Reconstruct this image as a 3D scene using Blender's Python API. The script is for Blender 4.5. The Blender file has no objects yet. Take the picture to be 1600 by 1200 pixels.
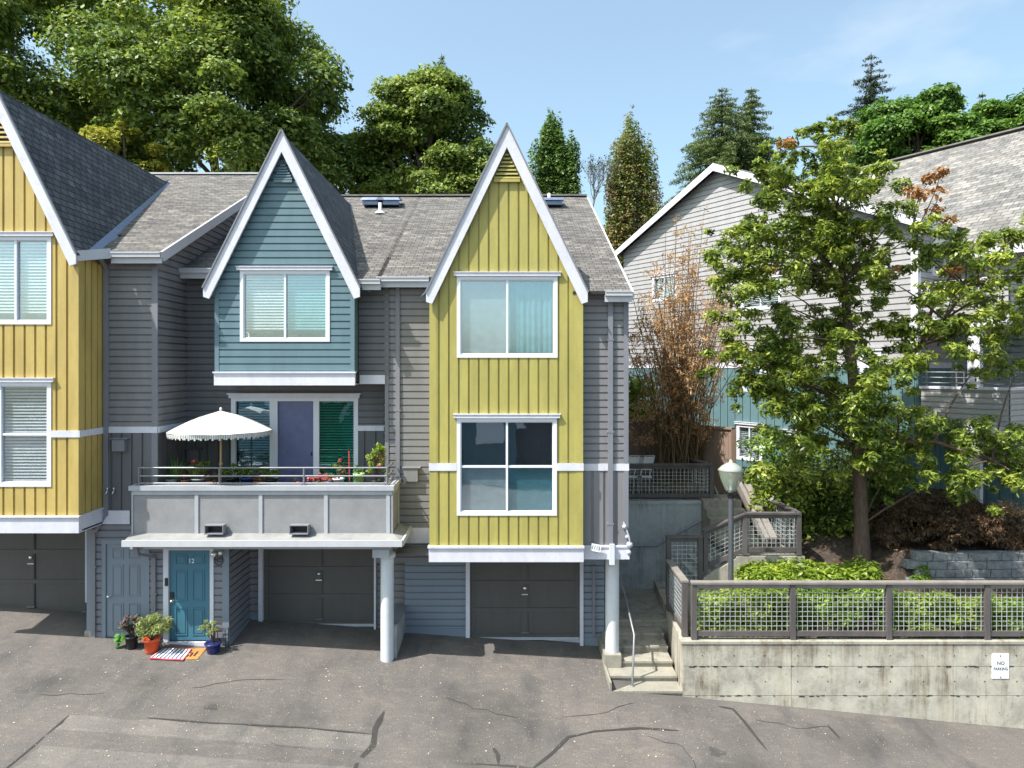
import bpy, math, random
import numpy as np
from mathutils import Vector, Matrix
random.seed(7); rng=np.random.default_rng(7)
SC=bpy.context.scene; COL=SC.collection
R=math.radians
# ---------------------------------------------------------------- camera / world / sun
CZ=6.2; F=1067.0; CX=790.0; CY=575.0          # eye height, focal (px of a 1600 wide picture), principal point
def X(px,Y): return (px-CX)*Y/F
def Z(py,Y): return CZ-(py-CY)*Y/F
def P(px,py,Y): return (X(px,Y),Y,Z(py,Y))
cd=bpy.data.cameras.new('camera'); cam=bpy.data.objects.new('camera',cd); COL.objects.link(cam)
cam.location=(0,0,CZ); cam.rotation_euler=(R(90),0,0)
cd.sensor_width=36; cd.lens=36*F/1600; cd.shift_x=(800-CX)/1600; cd.shift_y=-(600-CY)/1600
cd.clip_start=.1; cd.clip_end=3000; SC.camera=cam
SUN=Vector((-.60,-.34,1)).normalized()
w=bpy.data.worlds.new('World'); SC.world=w; w.use_nodes=True
nt=w.node_tree; sky=nt.nodes.new('ShaderNodeTexSky'); sky.sky_type='NISHITA'; sky.sun_disc=False
sky.sun_elevation=math.asin(SUN.z); sky.sun_rotation=math.atan2(SUN.x,SUN.y)
sky.air_density=1.0; sky.dust_density=3.0; sky.ozone_density=1.0; sky.altitude=50
bg=nt.nodes['Background']; tint=nt.nodes.new('ShaderNodeMix'); tint.data_type='RGBA'; tint.blend_type='MULTIPLY'; tint.inputs[0].default_value=1; tint.inputs[7].default_value=(.95,1.12,1.04,1)
nt.links.new(sky.outputs[0],tint.inputs[6])
_tc=nt.nodes.new('ShaderNodeTexCoord'); _mp=nt.nodes.new('ShaderNodeMapping'); _mp.inputs['Scale'].default_value=(1,1,2.6); nt.links.new(_tc.outputs['Generated'],_mp.inputs[0])
_n=nt.nodes.new('ShaderNodeTexNoise'); _n.inputs['Scale'].default_value=3.1; _n.inputs['Detail'].default_value=7; nt.links.new(_mp.outputs[0],_n.inputs['Vector'])
_r=nt.nodes.new('ShaderNodeValToRGB'); _r.color_ramp.elements[0].position=.60; _r.color_ramp.elements[0].color=(0.13,0.13,0.13,1); _r.color_ramp.elements[1].position=.80; _r.color_ramp.elements[1].color=(.45,.45,.45,1); nt.links.new(_n.outputs[0],_r.inputs[0])
_cm=nt.nodes.new('ShaderNodeMix'); _cm.data_type='RGBA'; _cm.inputs[7].default_value=(4.6,4.8,5.0,1); nt.links.new(_r.outputs[0],_cm.inputs[0]); nt.links.new(tint.outputs[2],_cm.inputs[6]); nt.links.new(_cm.outputs[2],bg.inputs[0]); bg.inputs[1].default_value=.15
sd=bpy.data.lights.new('sun','SUN'); sd.energy=4.8; sd.angle=R(.5); sd.color=(1,.965,.91)
so=bpy.data.objects.new('sun',sd); COL.objects.link(so); so.rotation_euler=SUN.to_track_quat('Z','Y').to_euler()
SC.view_settings.view_transform='Standard'; SC.view_settings.look='None'; SC.view_settings.gamma=1
SC.view_settings.exposure=.80
SC.cycles.max_bounces=8; SC.cycles.transparent_max_bounces=12; SC.cycles.diffuse_bounces=4

# ---------------------------------------------------------------- materials
def newmat(name):
    m=bpy.data.materials.new(name); m.use_nodes=True
    return m,m.node_tree.nodes,m.node_tree.links,m.node_tree.nodes['Principled BSDF']
def rgba(c): return (c[0],c[1],c[2],1)
def ramp(ns,stops):
    r=ns.new('ShaderNodeValToRGB'); e=r.color_ramp.elements
    while len(e)<len(stops): e.new(.5)
    for i,(p,c) in enumerate(stops): e[i].position=p; e[i].color=rgba(c)
    return r
def noise(ns,ls,scale,detail=4,vec=None,rough=.55):
    n=ns.new('ShaderNodeTexNoise'); n.inputs['Scale'].default_value=scale; n.inputs['Detail'].default_value=detail
    n.inputs['Roughness'].default_value=rough
    if vec is not None: ls.new(vec,n.inputs['Vector'])
    return n
def coord(ns,ls,scale=(1,1,1),kind='Object'):
    t=ns.new('ShaderNodeTexCoord'); m=ns.new('ShaderNodeMapping'); m.inputs['Scale'].default_value=scale
    ls.new(t.outputs[kind],m.inputs[0]); return m.outputs[0]
def mix(ns,ls,f,a,b,mode='MIX'):
    m=ns.new('ShaderNodeMix'); m.data_type='RGBA'; m.blend_type=mode
    for i,v in ((0,f),(6,a),(7,b)):
        if hasattr(v,'links') or hasattr(v,'is_output'): ls.new(v,m.inputs[i])
        elif i==0: m.inputs[0].default_value=v
        else: m.inputs[i].default_value=rgba(v)
    return m.outputs[2]
def bump(ns,ls,b,h,strength=.3,dist=.01):
    n=ns.new('ShaderNodeBump'); n.inputs['Strength'].default_value=strength; n.inputs['Distance'].default_value=dist
    ls.new(h,n.inputs['Height']); ls.new(n.outputs[0],b.inputs['Normal']); return n
def paint(name,c,rough=.6,var=.12,dirt=.25,streak=True,metal=0,bscale=60,bs=.12):
    m,ns,ls,b=newmat(name)
    v=coord(ns,ls,(1.6,1.6,.35) if streak else (1.5,1.5,1.5))
    n=noise(ns,ls,2.2,6,v,.65)
    d=tuple(x*(1-var) for x in c); l=tuple(min(1,x*(1+var)) for x in c)
    r=ramp(ns,[(.3,d),(.7,l)]); ls.new(n.outputs[0],r.inputs[0])
    n2=noise(ns,ls,9,5,coord(ns,ls,(1,1,1)),.7)
    r2=ramp(ns,[(.52,(0,0,0)),(.78,(dirt,dirt,dirt))]); ls.new(n2.outputs[0],r2.inputs[0])
    g=tuple(.5*x+.5*.16 for x in c)
    ls.new(mix(ns,ls,r2.outputs[0],r.outputs[0],g),b.inputs['Base Color'])
    b.inputs['Roughness'].default_value=rough; b.inputs['Metallic'].default_value=metal
    n3=noise(ns,ls,bscale,3,coord(ns,ls)); bump(ns,ls,b,n3.outputs[0],bs,.004)
    return m
def plain(name,c,rough=.5,metal=0,spec=.5):
    m,ns,ls,b=newmat(name); n=noise(ns,ls,6,4,coord(ns,ls))
    r=ramp(ns,[(.3,tuple(x*.88 for x in c)),(.7,tuple(min(1,x*1.1) for x in c))]); ls.new(n.outputs[0],r.inputs[0])
    ls.new(r.outputs[0],b.inputs['Base Color'])
    b.inputs['Roughness'].default_value=rough; b.inputs['Metallic'].default_value=metal
    b.inputs['Specular IOR Level'].default_value=spec; return m
M={}
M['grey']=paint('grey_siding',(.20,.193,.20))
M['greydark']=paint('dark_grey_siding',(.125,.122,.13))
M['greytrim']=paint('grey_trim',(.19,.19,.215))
M['shadow']=paint('shadowed_siding',(.10,.10,.105))  # grey siding with shade put into its colour, for recess walls and inner blocks
M['yellow']=paint('olive_yellow_boards',(.375,.325,.088),var=.17,dirt=.35)
M['gold']=paint('golden_yellow_boards',(.46,.335,.10),var=.17,dirt=.35)
M['teal']=paint('teal_boards',(.118,.195,.228),var=.10)
M['tealdoor']=paint('teal_door_paint',(.055,.17,.24),.4,var=.06,dirt=.1)
M['tealwall']=paint('teal_board_wall',(.105,.19,.21),var=.1)
M['white']=paint('white_trim_paint',(.62,.61,.67),.5,var=.08,dirt=.5)
M['vinyl']=paint('white_window_vinyl',(.70,.71,.75),.35,var=.02,dirt=.08)
M['stucco']=paint('grey_stucco',(.255,.25,.255),.85,var=.12,dirt=.35,streak=False,bscale=55,bs=.9)
M['cap']=paint('pale_metal_cap',(.40,.41,.44),.4,var=.08,dirt=.4)
M['garage']=paint('charcoal_garage_paint',(.082,.078,.074),.5,var=.1)
M['bluegrey']=paint('blue_grey_door_paint',(.19,.225,.27),.45,var=.04,dirt=.12)
M['fence']=paint('brown_grey_fence_wood',(.095,.082,.08),.7,var=.3,bs=.3)
M['fencetop']=paint('weathered_rail_wood',(.22,.195,.175),.7,var=.2,bs=.3)
M['brownfence']=paint('brown_fence_boards',(.24,.165,.125),.75,var=.2)
M['wire']=plain('galvanised_wire',(.52,.54,.55),.4,.3)
M['metal']=plain('painted_rail_metal',(.21,.21,.22),.4,.3)
M['chrome']=plain('bright_metal',(.7,.7,.68),.25,.9)
M['black']=plain('black_plastic',(.018,.018,.02),.45)
M['column']=paint('white_column_paint',(.60,.62,.65),.5,var=.06,dirt=.3)
M['flash']=plain('blue_grey_flashing',(.20,.24,.34),.35,.5)
M['gutter']=paint('pale_gutter_metal',(.50,.50,.53),.4,var=.06)
M['spout']=paint('grey_downspout_metal',(.20,.20,.22),.4,var=.06)
M['bark']=None
def shingle(name,c1,c2,c3,u=.20,v=.13,ms=.011):
    m,ns,ls,b=newmat(name)
    uv=coord(ns,ls,(1,1,1),'UV')
    nd=noise(ns,ls,1.3,2,uv)
    br=ns.new('ShaderNodeTexBrick'); br.offset=.37; br.offset_frequency=2; br.squash=1.0
    ls.new(uv,br.inputs['Vector']); br.inputs['Scale'].default_value=1
    br.inputs['Brick Width'].default_value=u; br.inputs['Row Height'].default_value=v
    br.inputs['Mortar Size'].default_value=ms; br.inputs['Mortar Smooth'].default_value=.3; br.inputs['Bias'].default_value=0
    br.inputs['Color1'].default_value=rgba(c1); br.inputs['Color2'].default_value=rgba(c2); br.inputs['Mortar'].default_value=rgba(c3)
    br2=ns.new('ShaderNodeTexBrick'); br2.offset=.61; br2.offset_frequency=3; ls.new(uv,br2.inputs['Vector'])
    br2.inputs['Scale'].default_value=1; br2.inputs['Brick Width'].default_value=u*1.23; br2.inputs['Row Height'].default_value=v
    br2.inputs['Mortar Size'].default_value=0; br2.inputs['Color1'].default_value=(.68,.68,.68,1); br2.inputs['Color2'].default_value=(1.22,1.20,1.17,1)
    c=mix(ns,ls,1.0,br.outputs[0],br2.outputs[0],'MULTIPLY')
    n=noise(ns,ls,.7,6,uv,.6); r=ramp(ns,[(.3,(.8,.8,.82)),(.7,(1.15,1.12,1.08))]); ls.new(n.outputs[0],r.inputs[0])
    c=mix(ns,ls,1.0,c,r.outputs[0],'MULTIPLY')
    n2=noise(ns,ls,140,2,uv); r2=ramp(ns,[(.3,(.75,.75,.75)),(.7,(1.2,1.2,1.2))]); ls.new(n2.outputs[0],r2.inputs[0])
    c=mix(ns,ls,1.0,c,r2.outputs[0],'MULTIPLY')
    ls.new(c,b.inputs['Base Color']); b.inputs['Roughness'].default_value=.9
    # each course is thicker at its lower edge
    sx=ns.new('ShaderNodeSeparateXYZ'); ls.new(uv,sx.inputs[0])
    md=ns.new('ShaderNodeMath'); md.operation='MULTIPLY'; md.inputs[1].default_value=1/v; ls.new(sx.outputs[1],md.inputs[0])
    fr=ns.new('ShaderNodeMath'); fr.operation='FRACT'; ls.new(md.outputs[0],fr.inputs[0])
    iv=ns.new('ShaderNodeMath'); iv.operation='SUBTRACT'; iv.inputs[0].default_value=1; ls.new(fr.outputs[0],iv.inputs[1])
    mm=ns.new('ShaderNodeMath'); mm.operation='ADD'; ls.new(iv.outputs[0],mm.inputs[0])
    sb=ns.new('ShaderNodeSeparateColor'); ls.new(br2.outputs[0],sb.inputs[0]); ls.new(sb.outputs[0],mm.inputs[1])
    bump(ns,ls,b,mm.outputs[0],.8,.02)
    return m
M['shingle']=shingle('grey_asphalt_shingle',(.095,.090,.085),(.19,.178,.166),(.035,.034,.033))
M['shingledark']=shingle('charcoal_asphalt_shingle',(.062,.068,.078),(.115,.122,.135),(.014,.015,.018),.22,.16,.016)
def concrete(name,c,stain=(.20,.15,.07),amt=.7,top=None):
    m,ns,ls,b=newmat(name); v=coord(ns,ls); sm_=noise(ns,ls,.55,4,coord(ns,ls,(1,1,1.6)),.6); rs_=ramp(ns,[(.38,(0,0,0)),(.55,(1,1,1))]); ls.new(sm_.outputs[0],rs_.inputs[0])
    n=noise(ns,ls,1.1,8,v,.7); r=ramp(ns,[(.28,tuple(x*.62 for x in c)),(.5,c),(.72,tuple(min(1,x*1.22) for x in c))]); ls.new(n.outputs[0],r.inputs[0])
    vs=coord(ns,ls,(3.5,3.5,.35)); n2=noise(ns,ls,1.3,6,vs,.7); r2=ramp(ns,[(.50,(0,0,0)),(.66,(amt,amt,amt))]); ls.new(n2.outputs[0],r2.inputs[0])
    st_=mix(ns,ls,1.0,r2.outputs[0],rs_.outputs[0],'MULTIPLY'); c1=mix(ns,ls,st_,r.outputs[0],stain)
    if top is not None:
        sx=ns.new('ShaderNodeSeparateXYZ'); tc=ns.new('ShaderNodeTexCoord'); ls.new(tc.outputs['Object'],sx.inputs[0])
        nz=noise(ns,ls,1.6,7,coord(ns,ls,(6,6,.25)),.75); ml=ns.new('ShaderNodeMath'); ml.operation='MULTIPLY_ADD'; ml.inputs[1].default_value=1.5; ls.new(nz.outputs[0],ml.inputs[0]); ls.new(sx.outputs[2],ml.inputs[2])
        mr=ns.new('ShaderNodeMapRange'); mr.inputs[1].default_value=top+.42; mr.inputs[2].default_value=top+.90; mr.inputs[4].default_value=.8; ls.new(ml.outputs[0],mr.inputs[0])
        c1=mix(ns,ls,mr.outputs[0],c1,(.13,.105,.07))
        nb=noise(ns,ls,2.2,7,v,.7); rb=ramp(ns,[(.42,(0,0,0)),(.66,(.5,.5,.5))]); ls.new(nb.outputs[0],rb.inputs[0]); c1=mix(ns,ls,rb.outputs[0],c1,(.60,.55,.45))
    n3=noise(ns,ls,14,6,v,.75); r3=ramp(ns,[(.60,(0,0,0)),(.68,(.75,.75,.75))]); ls.new(n3.outputs[0],r3.inputs[0])
    c2=mix(ns,ls,r3.outputs[0],c1,tuple(x*.3 for x in c))
    vo=ns.new('ShaderNodeTexVoronoi'); vo.inputs['Scale'].default_value=7; ls.new(v,vo.inputs['Vector'])
    r4=ramp(ns,[(.0,(.8,.8,.8)),(.07,(0,0,0))]); ls.new(vo.outputs['Distance'],r4.inputs[0])
    c3=mix(ns,ls,r4.outputs[0],c2,(.03,.03,.03))
    ls.new(c3,b.inputs['Base Color']); b.inputs['Roughness'].default_value=.9
    n4=noise(ns,ls,30,8,v,.7); bump(ns,ls,b,n4.outputs[0],.5,.01); return m
M['conc']=concrete('stained_concrete',(.37,.34,.285),(.13,.095,.045),.85)
M['concwall']=concrete('weathered_wall_concrete',(.40,.37,.31),(.13,.095,.05),1.0,top=(CZ-5.415)-(CZ-7.592-.07*3.3-.095*4.7+1.36))
M['concblue']=concrete('cool_grey_concrete',(.37,.38,.375),(.11,.12,.12),.7)  # cool grey concrete with random darker streaks
M['step']=concrete('step_concrete',(.28,.26,.215),(.11,.095,.07),.8)
def asphalt(name,c,scale=1):
    m,ns,ls,b=newmat(name); v=coord(ns,ls)
    n=noise(ns,ls,.45,7,v,.62); r=ramp(ns,[(.28,tuple(x*.58 for x in c)),(.5,c),(.76,(c[0]*1.38,c[1]*1.33,c[2]*1.27))]); ls.new(n.outputs[0],r.inputs[0])
    n2=noise(ns,ls,75,3,v,.8); r2=ramp(ns,[(.33,(.45,.45,.46)),(.48,(1,1,1)),(.62,(1.25,1.22,1.18)),(.70,(2.6,2.5,2.3))]); ls.new(n2.outputs[0],r2.inputs[0])
    c1=mix(ns,ls,1.0,r.outputs[0],r2.outputs[0],'MULTIPLY')
    n3=noise(ns,ls,6,6,coord(ns,ls,(.6,1.4,1)),.75); r3=ramp(ns,[(.50,(1,1,1)),(.74,(1.45,1.38,1.28))]); ls.new(n3.outputs[0],r3.inputs[0])
    c2=mix(ns,ls,1.0,c1,r3.outputs[0],'MULTIPLY')
    n5=noise(ns,ls,1.7,5,coord(ns,ls,(1.3,.5,1)),.6); r5=ramp(ns,[(.50,(1,1,1)),(.74,(.66,.67,.72))]); ls.new(n5.outputs[0],r5.inputs[0])
    c2=mix(ns,ls,1.0,c2,r5.outputs[0],'MULTIPLY')
    ls.new(c2,b.inputs['Base Color']); b.inputs['Roughness'].default_value=.88
    n4=noise(ns,ls,60,5,v,.8); bump(ns,ls,b,n4.outputs[0],.6,.012); return m
M['asphalt']=asphalt('asphalt',(.106,.096,.090))
M['patch']=asphalt('asphalt_patch',(.135,.124,.115))
M['tar']=plain('tar_sealant',(.042,.038,.036),.6)
def soilmat():
    m,ns,ls,b=newmat('bark_mulch'); v=coord(ns,ls)
    n=noise(ns,ls,9,8,v,.8); r=ramp(ns,[(.3,(.02,.014,.01)),(.5,(.06,.042,.03)),(.68,(.14,.10,.075)),(.8,(.25,.19,.14))]); ls.new(n.outputs[0],r.inputs[0])
    ls.new(r.outputs[0],b.inputs['Base Color']); b.inputs['Roughness'].default_value=.95
    bump(ns,ls,b,n.outputs[0],1,.06); return m
M['soil']=soilmat(); M['oil']=asphalt('oily_asphalt',(.068,.062,.060))
def grassmat():
    m,ns,ls,b=newmat('rough_ground'); v=coord(ns,ls)
    n=noise(ns,ls,.6,9,v,.75); r=ramp(ns,[(.3,(.03,.04,.015)),(.6,(.06,.075,.03)),(.8,(.12,.10,.06))]); ls.new(n.outputs[0],r.inputs[0])
    ls.new(r.outputs[0],b.inputs['Base Color']); b.inputs['Roughness'].default_value=.95; return m
M['ground']=grassmat()
def blockmat():
    m,ns,ls,b=newmat('garden_block'); v=coord(ns,ls)
    n=noise(ns,ls,8,7,v,.75); r=ramp(ns,[(.3,(.10,.10,.11)),(.6,(.24,.25,.27)),(.8,(.36,.36,.36))]); ls.new(n.outputs[0],r.inputs[0])
    ls.new(r.outputs[0],b.inputs['Base Color']); b.inputs['Roughness'].default_value=.95; bump(ns,ls,b,n.outputs[0],.9,.03); return m
M['block']=blockmat()
def barkmat(name,c):
    m,ns,ls,b=newmat(name); v=coord(ns,ls,(9,9,1.8))
    n=noise(ns,ls,3,8,v,.75); r=ramp(ns,[(.3,tuple(x*.4 for x in c)),(.55,c),(.75,tuple(min(1,x*1.9) for x in c))]); ls.new(n.outputs[0],r.inputs[0])
    ls.new(r.outputs[0],b.inputs['Base Color']); b.inputs['Roughness'].default_value=.9; bump(ns,ls,b,n.outputs[0],1,.03); return m
M['bark']=barkmat('tree_bark',(.16,.12,.095)); M['barkgrey']=barkmat('grey_bark',(.17,.155,.14)); M['barkred']=barkmat('reddish_bark',(.13,.085,.065))
M['cane']=barkmat('bamboo_cane',(.20,.13,.065))
def leafmat(name,stops,trans=.35,clump=.8,rough=.5):
    m,ns,ls,b=newmat(name)
    g=ns.new('ShaderNodeNewGeometry'); t=coord(ns,ls)
    n=noise(ns,ls,clump,4,t,.65)
    a=ns.new('ShaderNodeMath'); a.operation='MULTIPLY_ADD'; a.inputs[1].default_value=.36; ls.new(g.outputs['Random Per Island'],a.inputs[0])
    s=ns.new('ShaderNodeMath'); s.operation='MULTIPLY'; s.inputs[1].default_value=.80; ls.new(n.outputs[0],s.inputs[0]); ls.new(s.outputs[0],a.inputs[2])
    r=ramp(ns,stops); ls.new(a.outputs[0],r.inputs[0])
    ls.new(r.outputs[0],b.inputs['Base Color']); b.inputs['Roughness'].default_value=rough; b.inputs['Specular IOR Level'].default_value=.35
    tr=ns.new('ShaderNodeBsdfTranslucent'); hs=ns.new('ShaderNodeHueSaturation'); hs.inputs['Value'].default_value=1.5; hs.inputs['Saturation'].default_value=1.1
    ls.new(r.outputs[0],hs.inputs['Color']); ls.new(hs.outputs[0],tr.inputs[0])
    mx=ns.new('ShaderNodeMixShader'); mx.inputs[0].default_value=trans; ls.new(b.outputs[0],mx.inputs[1]); ls.new(tr.outputs[0],mx.inputs[2])
    ls.new(mx.outputs[0],ns['Material Output'].inputs[0]); return m
LEAF={
 'maple':leafmat('maple_leaf',[(.25,(.035,.070,.022)),(.46,(.085,.14,.034)),(.64,(.20,.265,.055)),(.84,(.38,.42,.09))],.3,.28),
 'maplebright':leafmat('bright_maple_leaf',[(.25,(.03,.07,.015)),(.55,(.085,.175,.03)),(.85,(.19,.29,.055))],.3,.3),
 'yellowish':leafmat('yellowing_leaf',[(.3,(.13,.17,.03)),(.6,(.34,.34,.06)),(.85,(.48,.42,.08))],.35,.5),
 'column':leafmat('hornbeam_leaf',[(.25,(.045,.09,.025)),(.55,(.11,.19,.04)),(.85,(.20,.27,.06))],.3,.7),
 'columnred':leafmat('turning_leaf',[(.25,(.06,.10,.03)),(.52,(.14,.20,.045)),(.70,(.25,.21,.07)),(.88,(.30,.13,.08))],.3,.5),
 'conifer':leafmat('conifer_needle',[(.25,(.016,.032,.018)),(.6,(.038,.06,.03)),(.9,(.08,.11,.055))],.15,.6),
 'coniferlight':leafmat('cedar_needle',[(.25,(.03,.055,.018)),(.55,(.075,.115,.03)),(.9,(.18,.22,.055))],.2,.5),
 'glossy':leafmat('glossy_leaf',[(.26,(.025,.046,.012)),(.48,(.08,.125,.022)),(.66,(.24,.30,.05)),(.86,(.48,.50,.10))],.35,.9,.35),
 'hedge':leafmat('hedge_leaf',[(.22,(.035,.075,.012)),(.5,(.11,.19,.022)),(.8,(.27,.38,.05))],.3,1.2,.35),
 'azalea':leafmat('low_shrub_leaf',[(.22,(.06,.11,.015)),(.5,(.18,.26,.03)),(.8,(.36,.43,.06))],.35,1.5,.4),
 'dead':leafmat('dead_leaf',[(.25,(.14,.06,.02)),(.55,(.30,.14,.045)),(.85,(.42,.24,.10))],.3,1.5,.7),
 'bamboo':leafmat('dry_bamboo_leaf',[(.25,(.20,.10,.045)),(.5,(.42,.24,.11)),(.75,(.56,.40,.22)),(.9,(.36,.33,.13))],.35,1.2,.6),
 'redmaple':leafmat('dark_red_lace_leaf',[(.25,(.035,.022,.014)),(.6,(.085,.055,.03)),(.9,(.20,.10,.045))],.2,1.1,.6),
 'pale':leafmat('pale_green_leaf',[(.25,(.12,.18,.05)),(.6,(.28,.32,.10)),(.9,(.44,.44,.20))],.35,2,.5),
 'purple':leafmat('purple_green_leaf',[(.25,(.05,.06,.03)),(.5,(.10,.10,.06)),(.7,(.18,.10,.12)),(.9,(.40,.32,.30))],.3,3,.5),
 'spike':leafmat('spiky_leaf',[(.25,(.03,.12,.03)),(.6,(.10,.28,.05)),(.9,(.42,.48,.20))],.3,3,.4),
 'flower':leafmat('pink_red_flower',[(.2,(.5,.03,.06)),(.6,(.62,.08,.12)),(.9,(.75,.25,.30))],.3,4,.5),
 'grasses':leafmat('dry_grass',[(.25,(.10,.08,.04)),(.6,(.22,.19,.12)),(.9,(.38,.34,.24))],.2,2,.7),
}
def glassmat(name,tint,refl=.35,rough=.02):
    m,ns,ls,b=newmat(name); ns.remove(b)
    gl=ns.new('ShaderNodeBsdfGlossy'); gl.inputs['Roughness'].default_value=rough; gl.inputs[0].default_value=(.85,.92,1,1)
    tr=ns.new('ShaderNodeBsdfTransparent'); tr.inputs[0].default_value=rgba(tint)
    n=noise(ns,ls,1.3,3,coord(ns,ls)); bp=ns.new('ShaderNodeBump'); bp.inputs['Strength'].default_value=.06; bp.inputs['Distance'].default_value=.05
    ls.new(n.outputs[0],bp.inputs['Height']); ls.new(bp.outputs[0],gl.inputs['Normal'])
    mx=ns.new('ShaderNodeMixShader'); mx.inputs[0].default_value=refl
    ls.new(tr.outputs[0],mx.inputs[1]); ls.new(gl.outputs[0],mx.inputs[2]); ls.new(mx.outputs[0],ns['Material Output'].inputs[0]); return m
M['glass']=glassmat('window_glass',(.88,.93,.94),.24)
M['glassteal']=glassmat('teal_window_glass',(.68,.86,.89),.26)
M['glassgreen']=glassmat('green_window_glass',(.25,.72,.62),.14)
M['glasscolour']=glassmat('lamp_glass',(.9,.92,.86),.22,.12)
def frosted():
    m,ns,ls,b=newmat('frosted_lamp_glass'); b.inputs['Base Color'].default_value=(.44,.50,.40,1); b.inputs['Roughness'].default_value=.25
    t=ns.new('ShaderNodeBsdfTransparent'); mx=ns.new('ShaderNodeMixShader'); mx.inputs[0].default_value=.55; ls.new(b.outputs[0],mx.inputs[1]); ls.new(t.outputs[0],mx.inputs[2]); ls.new(mx.outputs[0],ns['Material Output'].inputs[0]); return m
M['glasscolour']=frosted()
M['lamptop']=plain('lamp_top_plastic',(.33,.35,.32),.4)
M['screen']=glassmat('insect_screen',(.72,.73,.80),.04,.5)
M['blind']=plain('white_blind',(.80,.76,.74),.6)
M['blindblue']=plain('lavender_blind',(.52,.53,.68),.6)
M['curtain']=plain('pale_curtain',(.50,.55,.56),.8)
M['greysheet']=plain('grey_blind_and_reflection',(.40,.42,.44),.8)  # flat grey sheet: blinds, and a painted sky reflection in one pane
M['skirt']=paint('worn_grey_skirt',(.24,.235,.23),.8,var=.2,dirt=.4,streak=False)
M['ridgecap']=paint('grey_ridge_shingle',(.17,.16,.152),.9,var=.3,streak=False)
M['lamppole']=plain('dark_pole_paint',(.075,.08,.09),.4)
M['interior']=plain('dark_interior',(.035,.035,.04),.9)
M['umb']=plain('white_canvas',(.60,.595,.58),.8)
M['pole']=plain('pale_wood',(.55,.38,.18),.6)
M['terracotta']=plain('terracotta',(.45,.17,.08),.7)
M['orange']=plain('orange_glaze',(.75,.10,.03),.35)
M['navy']=plain('navy_glaze',(.02,.03,.16),.25)
M['bluepot']=plain('blue_plastic',(.06,.18,.45),.4)
M['green']=plain('lime_plastic',(.30,.50,.12),.4)
M['coir']=paint('coir_mat',(.48,.20,.05),.95,var=.2,bscale=200,bs=.8)
M['red']=plain('red_cloth',(.55,.05,.07),.9)
M['whitecloth']=plain('white_cloth',(.78,.76,.74),.9)
M['bluecloth']=plain('dark_blue_cloth',(.06,.08,.16),.9)
M['textblack']=plain('black_lettering',(.02,.02,.02),.6)
M['signwhite']=plain('white_sign_face',(.82,.83,.86),.4)
M['trough']=plain('grey_green_planter',(.22,.27,.27),.6)
M['litter']=plain('pale_petals',(.55,.48,.38),.8)
def bulbmat():
    m,ns,ls,b=newmat('frosted_bulb'); b.inputs['Base Color'].default_value=(.85,.83,.75,1); return m
M['bulb']=bulbmat()

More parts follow.
